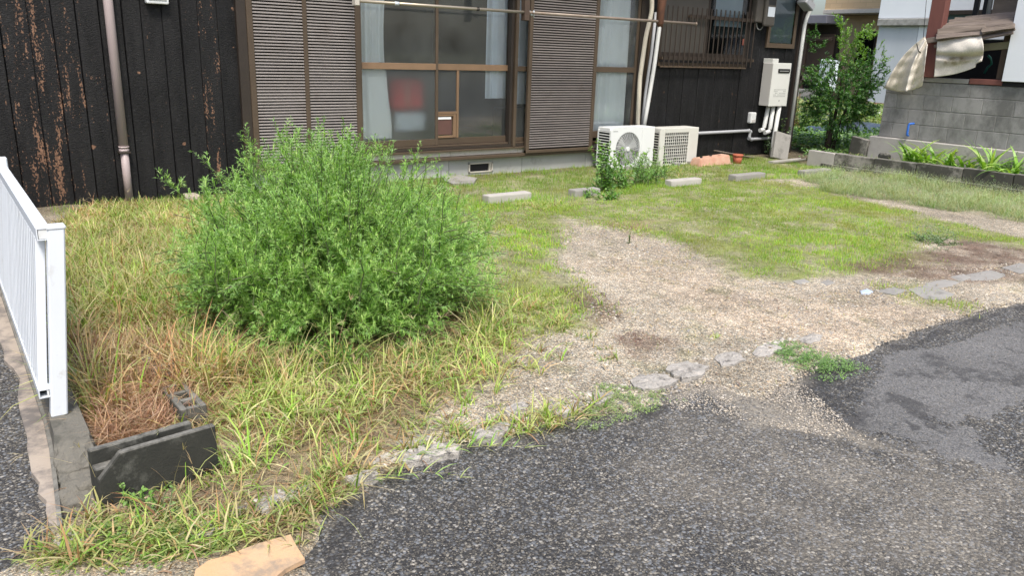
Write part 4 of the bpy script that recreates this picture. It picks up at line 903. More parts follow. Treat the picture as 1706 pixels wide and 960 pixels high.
q = G(307, 668, .08); hollow((q[0], q[1]+.02, .035), HB, 'hollow concrete block with open cores behind the block on edge', ln=.34, wd=.10, h=.12, ry=.08)
q = G(268, 612, .06); hollow((q[0], q[1]+.05, .0), HB+.1, 'second hollow block farther back, mostly buried in dead grass')

# ================================================================== WHITE FENCE ON ITS CONCRETE BASE
BZ = .12
bw_ = thing('fence_base', 'weathered concrete footing wall under the white fence', 'concrete wall', (.25, 4, 0))
m = MB(); bm = m.bm
# tapering broken near end
def base_section(y, x0, x1, z, jj=0): return [(x0, y, -.04), (x0, y, z), (x1, y, z), (x1+.015, y, -.04)]
ys_ = [2.66, 2.72, 2.79, 2.87, 2.97, 3.03, 3.5, 4, 5, 6, 8.0]; zs_ = [.0, .025, .05, .06, .105, .12, .12, .12, .12, .12, .12]
rings = []
for y, z in zip(ys_, zs_):
    near_ = y < 3.05; sec = []
    xo = .215-.055*max(0, min(1, (3.2-y)/.6)); P_ = [(xo, -.04), (xo, z*.5), (xo+.002, z), (.25, z+(.004 if near_ else 0)), (.315, z), (.33, z*.5), (.34, -.04)]
    for (x, zz) in P_: j = .008 if near_ else .002; sec.append(bm.verts.new((x+random.uniform(-j, j), y+random.uniform(-j, j), zz+random.uniform(-j, j)*.6)))
    rings.append(sec)
for a, b in zip(rings, rings[1:]):
    for i in range(6): bm.faces.new((a[i], a[i+1], b[i+1], b[i]))
bm.faces.new(rings[0][::-1]); bmesh.ops.subdivide_edges(bm, edges=[e for e in bm.edges if (e.verts[0].co.y+e.verts[1].co.y)/2 < 3.2], cuts=3, use_grid_fill=True)
for v in bm.verts:
    if v.co.y < 3.0 and v.co.z > -.02: v.co += Vector([random.gauss(0, .0028) for _ in range(3)])
fo = m.build('footing', 'footing_mat', bw_)
bm = bmesh.new(); eg = [(2.55, .150), (2.8, .170), (3.15, .195), (3.4, .205), (8, .205)]; rg2 = [[bm.verts.new((x-.006, y, -.03)), bm.verts.new((x-.004, y, .034)), bm.verts.new((x+.010, y, .038)), bm.verts.new((x+.012, y, -.03))] for y, x in eg]
for a, b in zip(rg2, rg2[1:]):
    for i in range(3): bm.faces.new((a[i], a[i+1], b[i+1], b[i]))
bm.faces.new(rg2[0]); bmesh.ops.recalc_face_normals(bm, faces=bm.faces[:]); me = bpy.data.meshes.new('edging'); bm.to_mesh(me); bm.free(); link('edging', me, bw_, 'concrete_dark')
for (px, z, nm) in (([(185, 792), (235, 755), (290, 760), (300, 800), (255, 822), (200, 825)], .0, 'x'),): pass
for (x, y, z, s_) in ((.27, 2.76, .03, .045), (.22, 2.70, .01, .04), (.30, 2.86, .05, .04), (.235, 2.86, .05, .035)):
    bm2 = bmesh.new(); bmesh.ops.create_icosphere(bm2, subdivisions=2, radius=s_)
    for v in bm2.verts: v.co = Vector((v.co.x*1.1, v.co.y*.8, v.co.z*.8))*random.uniform(.85, 1.1)+Vector((x, y, z))
    me = bpy.data.meshes.new('rubble'); bm2.to_mesh(me); bm2.free(); link('rubble', me, bw_, 'footing_mat')
# apron strip between the footing and the side road
st_px = [(0, 470), (0, 575), (30, 640), (44, 740), (64, 815), (82, 880), (97, 892)]
sp = GP(st_px); poly = [(.13, 8), (.135, 6)] + [tuple(p) for p in sp[1:]] + [(.149, 2.56), (.168, 2.8), (.192, 3.15), (.201, 3.4), (.201, 8)]
bm = bmesh.new(); tp = []
for i, p in enumerate(poly):
    q = poly[(i+1) % len(poly)]
    for t in (0, .25, .5, .75): tp.append((p[0]*(1-t)+q[0]*t+(random.uniform(-.016, .012) if i in (1, 2, 3, 4, 5) else 0), p[1]*(1-t)+q[1]*t))
tv = [bm.verts.new((x, y, .022)) for x, y in tp]; bv = [bm.verts.new((x, y, -.05)) for x, y in tp]; bm.faces.new(tv)
for i in range(len(tv)): j = (i+1) % len(tv); bm.faces.new((bv[i], bv[j], tv[j], tv[i]))
bmesh.ops.recalc_face_normals(bm, faces=bm.faces[:]); me = bpy.data.meshes.new('concrete_strip'); bm.to_mesh(me); bm.free(); tag(link('concrete_strip', me, None, 'strip_concrete'), kind='structure')
# fence
pb = G(98, 690, BZ); PT_ = XP(92, 378, pb[0])
fe = thing('white_fence', 'white slatted metal fence with a slightly leaning end post', 'fence', (float(pb[0]), float(pb[1]), BZ))
px_, py_ = pb[0], pb[1]
ztop = CAMH+(W(92, 378, py_)[2]-CAMH)
lean = W(92, 378, py_)[0]-px_
print('post', px_, py_, 'top', W(92, 378, py_))
m = MB(); m.box(-.028, .028, -.028, .028, 0, ztop-BZ, .005); m.bm.transform(Matrix.Translation((px_, py_, BZ)) @ Matrix.Shear('XY', 4, (lean/(ztop-BZ), 0))); m.build('post', 'white_paint', fe)
m = MB(); m.box(-.031, .031, -.031, .031, 0, .012, .003); m.bm.transform(Matrix.Translation((px_+lean, py_, ztop-.004))); m.build('post_cap', 'white_paint', fe)
xr_ = px_-.050; y_n = py_-.015
rt = W(71, 380, y_n)[2]; print('railtop', rt, W(71, 380, y_n)[0], 'railbot', W(74, 668, y_n))
zr = rt; zb = W(74, 664, y_n)[2]
xt = W(71, 380, y_n)[0]; xb_ = W(76, 664, y_n)[0]
def tube_sq(x, z, name, hgt=.045, wd=.045, ye=8.0):
    m = MB(); t_ = .004
    m.box(x-wd/2, x+wd/2, y_n, ye, z-t_, z, 0); m.box(x-wd/2, x+wd/2, y_n, ye, z-hgt, z-hgt+t_, 0); m.box(x-wd/2, x-wd/2+t_, y_n, ye, z-hgt+t_, z-t_, 0); m.box(x+wd/2-t_, x+wd/2, y_n, ye, z-hgt+t_, z-t_, 0)
    o = m.build(name, 'white_paint', fe); m = MB(); m.quad((x-wd/2+t_, y_n+.05, z-hgt+t_), (x+wd/2-t_, y_n+.05, z-hgt+t_), (x+wd/2-t_, y_n+.05, z-t_), (x-wd/2+t_, y_n+.05, z-t_)); m.build('rail_hollow', 'black_plastic', fe)
tube_sq(xt, zr, 'top_rail'); tube_sq(xb_, zb+.035, 'bottom_rail', .035, .04)
pm = MB(); pm.box(-.016, .016, -.019, .019, 0, zr-zb-.07, .002); pm.bm.transform(Matrix.Shear('XY', 4, ((xt-xb_)/(zr-zb), 0))); pm = pm.mesh('picket'); pm.materials.append(MATS['white_paint'])
y = y_n+.07; n_ = 0
while y < 7.9: shared('picket', pm, fe, (xb_, y, zb+.03)); y += .062; n_ += 1
for zz_, xx_ in ((zr-.022, xt), (zb+.018, xb_)):
    MB().box(xx_+.012, px_-.026+lean*.6*(zz_ > .4), py_-.012, py_+.012, zz_-.016, zz_+.016, .002).build('rail_bracket', 'ac_white', fe)
    MB().tube([(xx_+.02, py_-.014, zz_), (xx_+.02, py_-.011, zz_)], .005, 8).build('screw', 'print_grey', fe)
for y in (py_+1.75, py_+3.5): 
    MB().box(px_-.028+lean*.5, px_+.028+lean*.5, y-.028, y+.028, BZ, zr+.035, .005).build('post', 'white_paint', fe)

# ================================================================== PLANTING BED KERB, NEIGHBOUR'S BLOCK WALL
XK = 10.53
def ky(px, py): return XP(px, py, XK)[1]
kb = thing('bed_kerb', 'low kerb wall of mossy concrete blocks along the planting bed', 'kerb wall', (XK, 5.5, 0))
seams = [7.02, 6.58] ; y = 6.58
while y > 1.9: y -= .60; seams.append(y)
for i, (a, b) in enumerate(zip(seams, seams[1:])):
    zt = .225+.010*i if i else .235
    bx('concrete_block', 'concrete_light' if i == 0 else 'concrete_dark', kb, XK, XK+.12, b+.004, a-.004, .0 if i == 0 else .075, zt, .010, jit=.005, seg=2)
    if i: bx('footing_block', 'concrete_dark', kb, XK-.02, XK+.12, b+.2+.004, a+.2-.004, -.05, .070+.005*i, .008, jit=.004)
# bed soil
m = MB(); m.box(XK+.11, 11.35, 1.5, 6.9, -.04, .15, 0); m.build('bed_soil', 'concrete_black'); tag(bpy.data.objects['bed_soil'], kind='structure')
XB = 11.25
nw = thing('block_wall', 'grey concrete block wall carrying the neighbouring white house', 'block wall', (XB, 5, 0))
rows = [(1.10, 1.27), (.895, 1.095), (.69, .89), (.485, .685)]
for r_, (z0, z1) in enumerate(rows):
    y = 6.38-(.2 if r_ % 2 else 0); first = True; ya_ = 6.38
    while ya_ > 1.6:
        yb_ = ya_-(.39 if not (first and r_ % 2) else .19); first = False
        bx('concrete_block', 'block_wall', nw, XB+random.uniform(-.002, .002), XB+.14, yb_+.0035, ya_-.0035, z0+.002, z1-.002, .004); ya_ = yb_-.0
bx('mortar_bed', 'concrete', nw, XB+.006, XB+.13, 1.6, 6.375, .45, 1.265, 0)
bx('wall_base', 'concrete_light', nw, XB-.06, XB+.2, 1.6, 6.48, -.05, .482, .012, jit=.006)
bx('side_return', 'block_wall', nw, XB+.141, 13.2, 6.24, 6.38, -.05, 1.26, .004)
bx('coping', 'concrete', nw, XB-.01, XB+.16, 5.25, 6.12, 1.275, 1.335, .006)
nh = thing('neighbour_house', 'white stucco house with weathered timber lean-to above the block wall', 'house', (12, 4, 1.3))
yq = XP(1672, 135, XB)[1]
bx('white_wall', 'white_stucco', nh, XB-.06, XB+.1, 1.0, yq, 1.33, 5, .004)
bx('sill_beam', 'red_pillar', nh, XB-.015, XB+.12, yq+.0, 5.24, 1.275, 1.345, .006)
bx('shadow_gap', 'void', nh, XB-.02, XB+.1, 1.0, yq, 1.272, 1.327, 0)
m0 = XP(1533, 126, XB-.02); m1 = XP(1558, 126, XB-.02)
bx('pillar', 'red_pillar', nh, XB-.06, XB+.07, m1[1]+.01, m0[1], 1.337, 4.2, .008)
bx('jamb', 'brown_wood', nh, XB+.02, XB+.12, yq+.03, yq+.11, 1.345, 1.9, .004)
bx('lean_to_beam', 'green_wood', nh, XB+.0, XB+.06, yq+.0, 5.42, 1.70, 1.79, .004, rot=Matrix.Rotation(radians(-6), 4, 'X'))
bx('dark_interior', 'void', nh, XB+.9, XB+1.0, 3.5, 6.1, 1.0, 1.86, 0); bx('interior_floor', 'void', nh, XB+.14, XB+.9, 3.5, 6.1, 1.0, 1.3, 0)
bx('interior_side', 'void', nh, XB+.14, XB+.9, 6.10, 6.13, 1.0, 1.75, 0)
# weathered boards of the lean-to roof
for i, (xa, ya_, xb, yb_, w_, dx, mt_) in enumerate(((1560, 60, 1636, 52, 9, -.13, 'old_wood2'), (1562, 53, 1640, 43, 9, -.08, 'old_wood'), (1566, 47, 1688, 34, 9, -.02, 'old_wood2'), (1572, 42, 1650, 34, 8, .05, 'old_wood'), (1580, 37, 1690, 27, 8, .12, 'old_wood2'), (1590, 33, 1660, 27, 7, .2, 'old_wood'), (1618, 55, 1690, 43, 9, -.10, 'old_wood2'), (1628, 62, 1688, 50, 8, -.12, 'old_wood2'), (1600, 48, 1690, 38, 9, -.05, 'old_wood'), (1636, 50, 1690, 42, 7, -.14, 'old_wood'), (1610, 30, 1692, 23, 8, .26, 'old_wood2'))):
    A = [XP(xa, ya_-w_/2, XB+dx), XP(xb, yb_-w_/2, XB+dx+.02), XP(xb, yb_+w_/2, XB+dx-.05), XP(xa, ya_+w_/2, XB+dx-.07)]; bm = bmesh.new(); f = [bm.verts.new(tuple(p)) for p in A]; b_ = [bm.verts.new(tuple(p+np.array([.016, 0, -.012]))) for p in A]
    bm.faces.new(f); bm.faces.new(b_[::-1])
    for j in range(4): bm.faces.new((f[j], b_[j], b_[(j+1) % 4], f[(j+1) % 4]))
    bmesh.ops.subdivide_edges(bm, edges=bm.edges[:], cuts=2, use_grid_fill=True)
    for v in bm.verts: v.co += Vector([random.gauss(0, .005) for _ in range(3)])
    bmesh.ops.recalc_face_normals(bm, faces=bm.faces[:]); me = bpy.data.meshes.new('roof_board'); bm.to_mesh(me); bm.free(); link('roof_board', me, nh, mt_)
bx('roof_edge_board', 'old_wood2', nh, XB-.13, XB-.10, 4.85, 5.9, 1.86, 1.93, .004, rot=Matrix.Rotation(radians(-10), 4, 'X'))
bx('roof_edge_board', 'old_wood', nh, XB-.11, XB-.08, 4.80, 5.75, 1.82, 1.86, .004, rot=Matrix.Rotation(radians(-12), 4, 'X'))
# back wall of the neighbour with green window strip, dark posts, board panel
yBW = float(XP(1560, 30, XB+2.0)[1])
bx('back_wall', 'white_stucco', nh, XB+2.0, XB+2.1, 2.0, yBW, .9, 1.90, .004); bx('back_wall', 'white_stucco', nh, XB+2.0, XB+2.1, 2.0, yBW, 2.33, 5, .004)
pane(nh, 0, 0, 0, 0, 0) if False else None
bx('window_strip', 'green_glass', nh, XB+2.05, XB+2.08, 2.0, yBW-.05, 1.95, 2.27, 0); bx('window_head', 'dark_brown_metal', nh, XB+1.98, XB+2.09, 2.0, yBW, 2.27, 2.33, .003); bx('window_sill', 'white_stucco', nh, XB+1.95, XB+2.1, 2.0, yBW, 1.90, 1.952, .004)
for px in (1625, 1641): q = XP(px, 20, XB+.9); bx('post', 'black_plastic', nh, q[0]-.03, q[0]+.03, q[1]-.035, q[1]+.03, 1.8, 4.2, .004)
qa = XP(1652, 20, XB+.5); bx('board_panel', 'old_wood', nh, XB+.5, XB+.53, yq-.5, qa[1], 2.0, 4.5, .004); 
MB().tube([(XB+.48, qa[1]+.03, 1.9), (XB+.48, qa[1]+.03, 4.5)], .03, 10).build('vertical_pipe', 'grey_pipe', nh)
# old pipe and blue hook
q = XP(1512, 226, XB-.08); q1 = XP(1511, 206, XB-.08)
tag(MB().tube(roundpath([(XB-.06, q[1]+.0, q[2]), (XB-.10, q[1], q[2]+.01), (XB-.10, q[1], q1[2]), (XB-.05, q[1]-.05, q1[2]+.01)], .02), .016, 8).build('blue_pipe', 'blue_paint'), 'short bright blue pipe standing at the foot of the block wall', 'pipe')
q0 = [XP(a, b, XB+.35) for a, b in ((1640, 122), (1645, 112), (1652, 106), (1650, 96), (1646, 92))]
tag(MB().tube([tuple(p) for p in q0], .016, 8).build('green_hose', 'green_pipe'), 'curl of dark green hose inside the opening behind the tarp', 'hose')
# tarp pieces
def cloth(name, fn, nu, nv, mat, label, stain=None):
    V = np.array([fn(i/nu, j/nv) for j in range(nv+1) for i in range(nu+1)]); q = np.array([[j*(nu+1)+i, j*(nu+1)+i+1, (j+1)*(nu+1)+i+1, (j+1)*(nu+1)+i] for j in range(nv) for i in range(nu)])
    col = np.tile([.66, .62, .55], (len(V), 1))
    if stain is not None:
        uv = np.array([(i/nu, j/nv) for j in range(nv+1) for i in range(nu+1)]); s_ = stain(uv)[:, None]; col = col*(1-s_)+s_*np.array([.17, .13, .055])
    o = raw_mesh(name, V, q, None, col, 'stone_attr', smooth=True); md = o.modifiers.new('thickness', 'SOLIDIFY'); md.thickness = .004; tag(o, label, 'tarp'); return o
def fnA(u, v):
    # tied top near the pillar, fanned bottom
    top = np.array([1541+4*u, 60+14*u]); b0 = np.array([1473, 146]); b1 = np.array([1537, 143]); bot = b0*(1-u)+b1*u; bot = bot+np.array([0, 8*sin(pi*u)])
    p = top*(1-v)+bot*v; p[0] -= 5*sin(pi*v)*(1-u); p[1] -= 7*sin(pi*v)*(1-u)
    amp = .015+.085*v; X = XB-.15+amp*((abs(sin(pi*1.9*(u-.14*v)+.6))*2-1)*1.0+.10*sin(2*pi*5*u+5*v)+.10*sin(31*v+9*u))
    X -= .05*sin(pi*v)
    return XP(p[0], p[1], X)
cloth('tarp', fnA, 60, 30, 'tarp', 'beige tarp gathered and tied to the red pillar, fanning down to the left', lambda uv: .35*np.clip((.3-uv[:, 0])*2, 0, 1)*np.clip(uv[:, 1]*1.5-.4, 0, 1)+.22*np.clip(fbm(uv[:, 0], uv[:, 1], 6, 5)*3, 0, 1))
def fnB(u, v):
    a = np.array([1562, 66]); b = np.array([1634, 56]); c = np.array([1556, 128]); d = np.array([1634, 108])
    top = a*(1-u)+b*u; bot = c*(1-u)+d*u; p = top*(1-v)+bot*v
    p[0] += 5*sin(pi*v)*u; p[1] += 4*v*sin(pi*u)-6*(v > .9)*(u > .9)
    X = XB-.12-.13*sin(pi*min(v*1.3, 1))*(.3+u*.7)+.075*math.exp(-((v-.42-.25*u)/.07)**2)+.012*sin(7*u+4*v)+.0035*sin(17*u-7*v)
    return XP(p[0], p[1], X)
cloth('tarp', fnB, 44, 36, 'tarp', 'stained beige tarp bulging over the opening right of the red pillar', lambda uv: np.clip(1.25*np.exp(-(((uv[:, 0]-.42)/.30)**2+((uv[:, 1]-.60-.1*uv[:, 0])/.13)**2)), 0, 1)*np.clip(.7+1.5*fbm(uv[:, 0], uv[:, 1], 9, 6), 0, 1))
tag(MB().tube([tuple(XP(1545, -20, XB-.1)), tuple(XP(1538, 66, XB-.12))], .004, 5).tube([tuple(XP(1527, 72, XB-.22)), tuple(XP(1530, 84, XB-.24)), tuple(XP(1534, 88, XB-.2))], .007, 5).build('tie_rope', 'black_plastic'), 'thin cord tying the gathered tarp beside the pillar', 'rope')
# stone and slabs by the bed
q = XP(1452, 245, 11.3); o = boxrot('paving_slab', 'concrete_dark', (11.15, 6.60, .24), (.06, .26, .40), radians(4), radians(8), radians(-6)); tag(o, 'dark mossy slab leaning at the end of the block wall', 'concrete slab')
q = XP(1488, 258, 11.0); bm2 = bmesh.new(); bmesh.ops.create_icosphere(bm2, subdivisions=3, radius=.08)
for v in bm2.verts: v.co = Vector((v.co.x*.9, v.co.y*1.1, v.co.z*.8))*random.uniform(.94, 1.05)+Vector((10.95, 6.07, .23))
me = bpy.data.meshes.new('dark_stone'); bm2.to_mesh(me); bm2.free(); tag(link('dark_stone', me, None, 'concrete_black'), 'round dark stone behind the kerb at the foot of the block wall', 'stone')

# ================================================================== BACKGROUND HOUSES
def yq_(px, X, py=100): return float(XP(px, py, X)[1])
XA = 23.0
wb = thing('white_building', 'white rendered house with dirty grey lower wall beyond the garden', 'house', (XA, 11, 0))
yL = yq_(1457, XA); z38 = float(XP(1480, 38, XA)[2]); zb = float(XP(1470, 172, XA)[2])
bx('upper_wall', 'white_stucco', wb, XA, XA+6, -2, yL+.1, z38+.12, 9, .02)
bx('ledge', 'ledge_dirty', wb, XA-.10, XA+6, -2, yL+.05, z38-.08, z38+.118, .02)
bx('lower_wall', 'grey_stucco', wb, XA+.04, XA+6, yq_(1520, XA), yL+.05, zb, z38-.082, .01); bx('lower_wall', 'white_stucco', wb, XA+.03, XA+6, -2, yq_(1520, XA)-.01, zb, z38-.082, .01)
bx('red_footing', 'red_base', wb, XA+.02, XA+6, -2, yL+.05, -.1, zb-.002, .01)
bx('window_frame', 'dark_brown_metal', wb, XA-.06, XA+.01, yq_(1640, XA), yq_(1545, XA), float(XP(1560, 3, XA)[2]), 5.6, .01)
XT = 27.0
tb = thing('tan_house', 'tan tiled house with a jutting upper storey and dark timber porch', 'house', (XT, 16, 0))
yT0 = yq_(1462, XT); yT1 = yq_(1384, XT); zt1 = float(XP(1410, 18, XT)[2])
bx('upper_storey', 'tan_tile', tb, XT-.9, XT+6, yT0-4, yq_(1362, XT-.9), zt1+.0, 9, .01); bx('eave_board', 'sill_cream', tb, XT-1.0, XT+6, yT0-4, yq_(1360, XT-1.0), zt1-.14, zt1-.002, .01)
bx('lower_wall', 'tan_tile', tb, XT, XT+6, yT0-4, yT1, -.1, zt1-.145, .01)
w0, w1 = yq_(1455, XT), yq_(1424, XT)
wz0, wz1 = float(XP(1440, 108, XT)[2]), float(XP(1440, 52, XT)[2])
wn = bx('window', 'dark_brown_metal', tb, XT-.05, XT-.002, w0, w1, wz0, wz1, .01); bx('pane', 'glass_dim', wn, XT-.06, XT-.052, w0+.06, w1-.06, wz0+.06, wz1-.06, 0)
ph = thing('timber_house', 'dark timber house with open porch seen past the corner of the charred house', 'house', (XT-1, 18, 0))
XQ = 24.5; y0_, y1_ = yq_(1383, XQ), yq_(1325, XQ)
zr0, zr1 = float(XP(1360, 40, XQ)[2]), float(XP(1360, 26, XQ)[2])
bx('porch_roof', 'slate', ph, XQ-.5, XQ+.5, y0_, y1_+3, zr0, zr1, .02); bx('back_wall', 'dark_wood', ph, XQ+.35, XQ+.45, y0_, y1_+3, -.1, zr0, 0)
for (pa, pb) in ((78, 82), (186//1, 190)):
    pass
for py_, h_ in ((62, .10), (127, .14)):
    z_ = float(XP(1360, py_, XQ)[2]); bx('cross_beam', 'brown_wood' if h_ < .12 else 'old_wood', ph, XQ-.1, XQ-.02, y0_, y1_+2, z_-h_, z_, .01)
bx('post', 'brown_wood', ph, XQ-.1, XQ, y0_+.9, y0_+1.02, -.1, zr0, .01)
bx('inner_screen', 'brown_wood', ph, XQ+.25, XQ+.3, y0_+.1, y0_+1.1, .8, zr0-.3, .01)
bx('low_wall', 'concrete', ph, XQ-1.2, XQ-1.1, y0_-.4, y1_+3, -.1, .62, .01)
# pale sack or cover hanging behind the tree
q = XP(1378, 122, 17); o = MB().box(17, 17.25, float(XP(1388, 120, 17)[1]), float(XP(1362, 120, 17)[1]), float(XP(1378, 152, 17)[2]), float(XP(1378, 98, 17)[2]), .09, jit=.05, seg=3).build('garden_cover', 'pale_cloth'); tag(o, 'pale blue-white cover standing in the garden behind the small tree', 'cover')
tag(MB().box(18.5, 20.5, float(XP(1484, 175, 18.5)[1])-.3, float(XP(1448, 175, 18.5)[1]), .25, .29, .01, rot=Matrix.Rotation(radians(9), 4, 'X')).box(18.6, 20.4, float(XP(1470, 175, 18.5)[1])-.1, float(XP(1470, 175, 18.5)[1]), -.05, .25).build('metal_sheet', 'grey_stucco'), 'grey metal sheet propped low before the red footing of the white house', 'metal sheet')
# blue-black plastic mulch ridges
def ridge(xa, xb, y0, y1, h, label):
    nu, nv = 60, 14; V = []
    for j in range(nv+1):
        for i in range(nu+1):
            u = i/nu; v = j/nv; x = xa+(xb-xa)*u; y = y0+(y1-y0)*v
            V.append((x, y, .05+h*sin(pi*v)**.6*(.8+.5*float(vnoise(np.array([x*3.0]), np.array([y*4.0]), 5)[0]))))
    q = np.array([[j*(nu+1)+i, j*(nu+1)+i+1, (j+1)*(nu+1)+i+1, (j+1)*(nu+1)+i] for j in range(nv) for i in range(nu)])
    tag(raw_mesh('mulch_sheet', V, q, None, None, 'blue_plastic', smooth=True), label, 'plastic sheet', 'dark blue mulch sheets in the garden')
A = G(1318, 226); B = G(1480, 226); ridge(A[0]-1.3, A[0]+.6, 8.6, 9.4, .26, 'dark blue plastic sheet ridge left of the small tree trunk')
a = G(1400, 226, .1); b = G(1470, 210, .1); ridge(a[0]-.2, b[0]+.4, a[1]-.6, a[1]+.5, .26, 'dark blue plastic sheet ridge right of the small tree trunk')
a = G(1330, 212, .1); ridge(a[0]-.5, a[0]+2.2, a[1], a[1]+.8, .24, 'farther dark blue plastic sheet ridge across the garden')

# ================================================================== LOOSE STONES
def pebbles(name, pts, smin, smax, cols, wts, seed, zoff=.012, label=None):
    r = np.random.default_rng(seed); n = len(pts)
    base = np.array([[1, 0, 0], [-1, 0, 0], [0, 1, 0], [0, -1, 0], [0, 0, 1], [0, 0, -1.]]); fc = np.array([[0, 2, 4], [2, 1, 4], [1, 3, 4], [3, 0, 4], [2, 0, 5], [1, 2, 5], [3, 1, 5], [0, 3, 5]])
    s = smin*(smax/smin)**(r.random(n)**2.2); sc = s[:, None, None]*r.uniform(.6, 1.25, (n, 1, 3))*np.array([1, 1, .6]); V = base[None]*sc*r.uniform(.75, 1.2, (n, 6, 1)); a = r.uniform(0, 2*pi, n)
    c_, s_ = np.cos(a)[:, None], np.sin(a)[:, None]; X = V[..., 0]*c_-V[..., 1]*s_; Y = V[..., 0]*s_+V[..., 1]*c_; V = np.stack([X+pts[:, :1], Y+pts[:, 1:2], V[..., 2]+zoff+s[:, None]*.15], 2)
    C = np.repeat(pick(cols, wts, n, r, .2), 6, 0); T = (fc[None]+(np.arange(n)*6)[:, None, None]).reshape(-1, 3)
    return tag(raw_mesh(name, V.reshape(-1, 3), None, T, C, 'stone_attr'), kind='stuff')
GRAV = GP([(930, 365), (1040, 375), (1130, 410), (1210, 450), (1300, 475), (1400, 475), (1530, 450), (1706, 440), (1720, 500), (1600, 530), (1420, 595), (1330, 640), (1290, 670), (1180, 640), (1050, 685), (880, 720), (760, 745), (620, 800), (680, 730), (800, 650), (860, 590), (960, 550), (990, 500), (935, 440)])
gp_ = sample(GRAV, 42000, 5); pebbles('loose_gravel', gp_, .0026, .0105, [(.43, .375, .29), (.32, .285, .24), (.50, .46, .39), (.24, .235, .23), (.44, .34, .24)], [5, 3, 2, 2, 1], 6)
ap = sample(GP([(530, 955), (560, 850), (760, 745), (940, 705), (1130, 645), (1290, 672), (1460, 582), (1700, 510), (1900, 700), (1800, 1000)]), 9000, 8); pebbles('loose_chippings', ap, .0018, .0050, [(.20, .195, .185), (.14, .15, .165), (.30, .275, .235), (.09, .095, .10)], [3, 4, 1.5, 4], 9, .002)
bp_ = sample(GRAV, 2600, 25); bp_ = bp_[np.clip(.3+3*fbm(bp_[:, 0], bp_[:, 1], 3, 26), 0, 1) > np.random.default_rng(3).random(len(bp_))]; pebbles('coarse_gravel', bp_, .006, .017, [(.36, .32, .27), (.26, .25, .24), (.44, .42, .39), (.20, .21, .22)], [4, 3, 2, 2], 27, .006)
kl = GP([(100, 900), (300, 890), (430, 845), (520, 815), (600, 792), (660, 760), (760, 738), (850, 710), (940, 680), (1000, 662), (1060, 640), (1130, 628), (1200, 600), (1260, 584), (1350, 562), (1380, 556)]); kp = []
for a_, b_ in zip(kl, kl[1:]):
    n_ = int(np.hypot(*(b_-a_))*520); t_ = rng.random(n_)[:, None]; kp.append(a_*(1-t_)+b_*t_+rng.normal(0, .022, (n_, 2)))
pebbles('kerb_rubble', np.vstack(kp), .004, .027, [(.36, .34, .30), (.28, .26, .235), (.43, .41, .37)], [4, 3, 2], 41, .006)
tg = sample(GP([(1120, 640), (1240, 640), (1340, 640), (1420, 715), (1500, 750), (1300, 715), (1180, 690), (1110, 680)]), 5200, 31); tgd = np.random.default_rng(32).random(len(tg)) < np.clip(.5+3*fbm(tg[:, 0], tg[:, 1], 6, 33), .1, 1); pebbles('spilled_gravel', tg[tgd], .002, .0065, [(.42, .37, .30), (.34, .31, .27), (.50, .46, .40)], [5, 3, 2], 34, .002)
bgv = sample(GP([(1100, 655), (1180, 640), (1240, 664), (1300, 672), (1340, 620), (1500, 560), (1706, 505), (1706, 495), (1480, 560), (1330, 600), (1180, 630)]), 3500, 18); pebbles('edge_gravel', bgv, .002, .006, [(.42, .37, .30), (.30, .28, .26), (.52, .48, .42)], [5, 3, 2], 19, .004)

# ================================================================== VEGETATION
def zof(p, base=.008): return np.column_stack([p, np.full(len(p), base)])
# --- short lawn
def lawn():
    parts = []; cols = [(.20, .44, .035), (.29, .52, .05), (.42, .55, .08), (.52, .46, .14), (.27, .19, .09)]
    for i, (q, n, wt) in enumerate(((LAWN[0], 52000, (3, 5, 4, 2, .8)), (LAWN[1], 70000, (5, 5, 2, .7, .3)), (LAWN[2], 120000, (3, 5, 4, 1.6, .6)), (LAWN[3], 4500, (1, 3, 4, 3, 1)), (LAWN[4], 45000, (5, 5, 2, .5, .3)))):
        r = np.random.default_rng(100+i); lo = q.min(0)-.2; hi = q.max(0)+.2; p = r.uniform(lo, hi, (int(n*2.2), 2))
        m = zone(p[:, 0], p[:, 1], q, .12, .22, 4, 40+i)*np.clip(.62+2.0*fbm(p[:, 0], p[:, 1], 4, 60)+2.4*fbm(p[:, 0], p[:, 1], 11, 61), 0, 1)
        for b in BROWN[:4]: m = m*(1-.85*zone(p[:, 0], p[:, 1], b, .2, .2, 5, 77))
        m = m*(p[:, 1] < YW-.01)*(p[:, 0] < XK-.02) if i in (1, 2, 4) else m
        p = p[r.random(len(p)) < m][:n]; n = len(p); c = pick(cols, wt, n, r, .18); g = fbm(p[:, 0], p[:, 1], 1.6, 66)[:, None]
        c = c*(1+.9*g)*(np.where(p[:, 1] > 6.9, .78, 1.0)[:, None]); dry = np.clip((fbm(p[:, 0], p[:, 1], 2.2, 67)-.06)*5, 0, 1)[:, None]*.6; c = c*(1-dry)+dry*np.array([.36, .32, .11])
        L = r.uniform(.018, .05, n)*(1.6 if i in (1, 4) else 1)*(1+.6*(g[:, 0]))
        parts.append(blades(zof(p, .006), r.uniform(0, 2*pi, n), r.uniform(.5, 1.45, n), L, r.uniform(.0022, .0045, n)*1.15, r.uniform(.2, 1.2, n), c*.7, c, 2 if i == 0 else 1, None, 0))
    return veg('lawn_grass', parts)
tag(lawn(), kind='stuff')
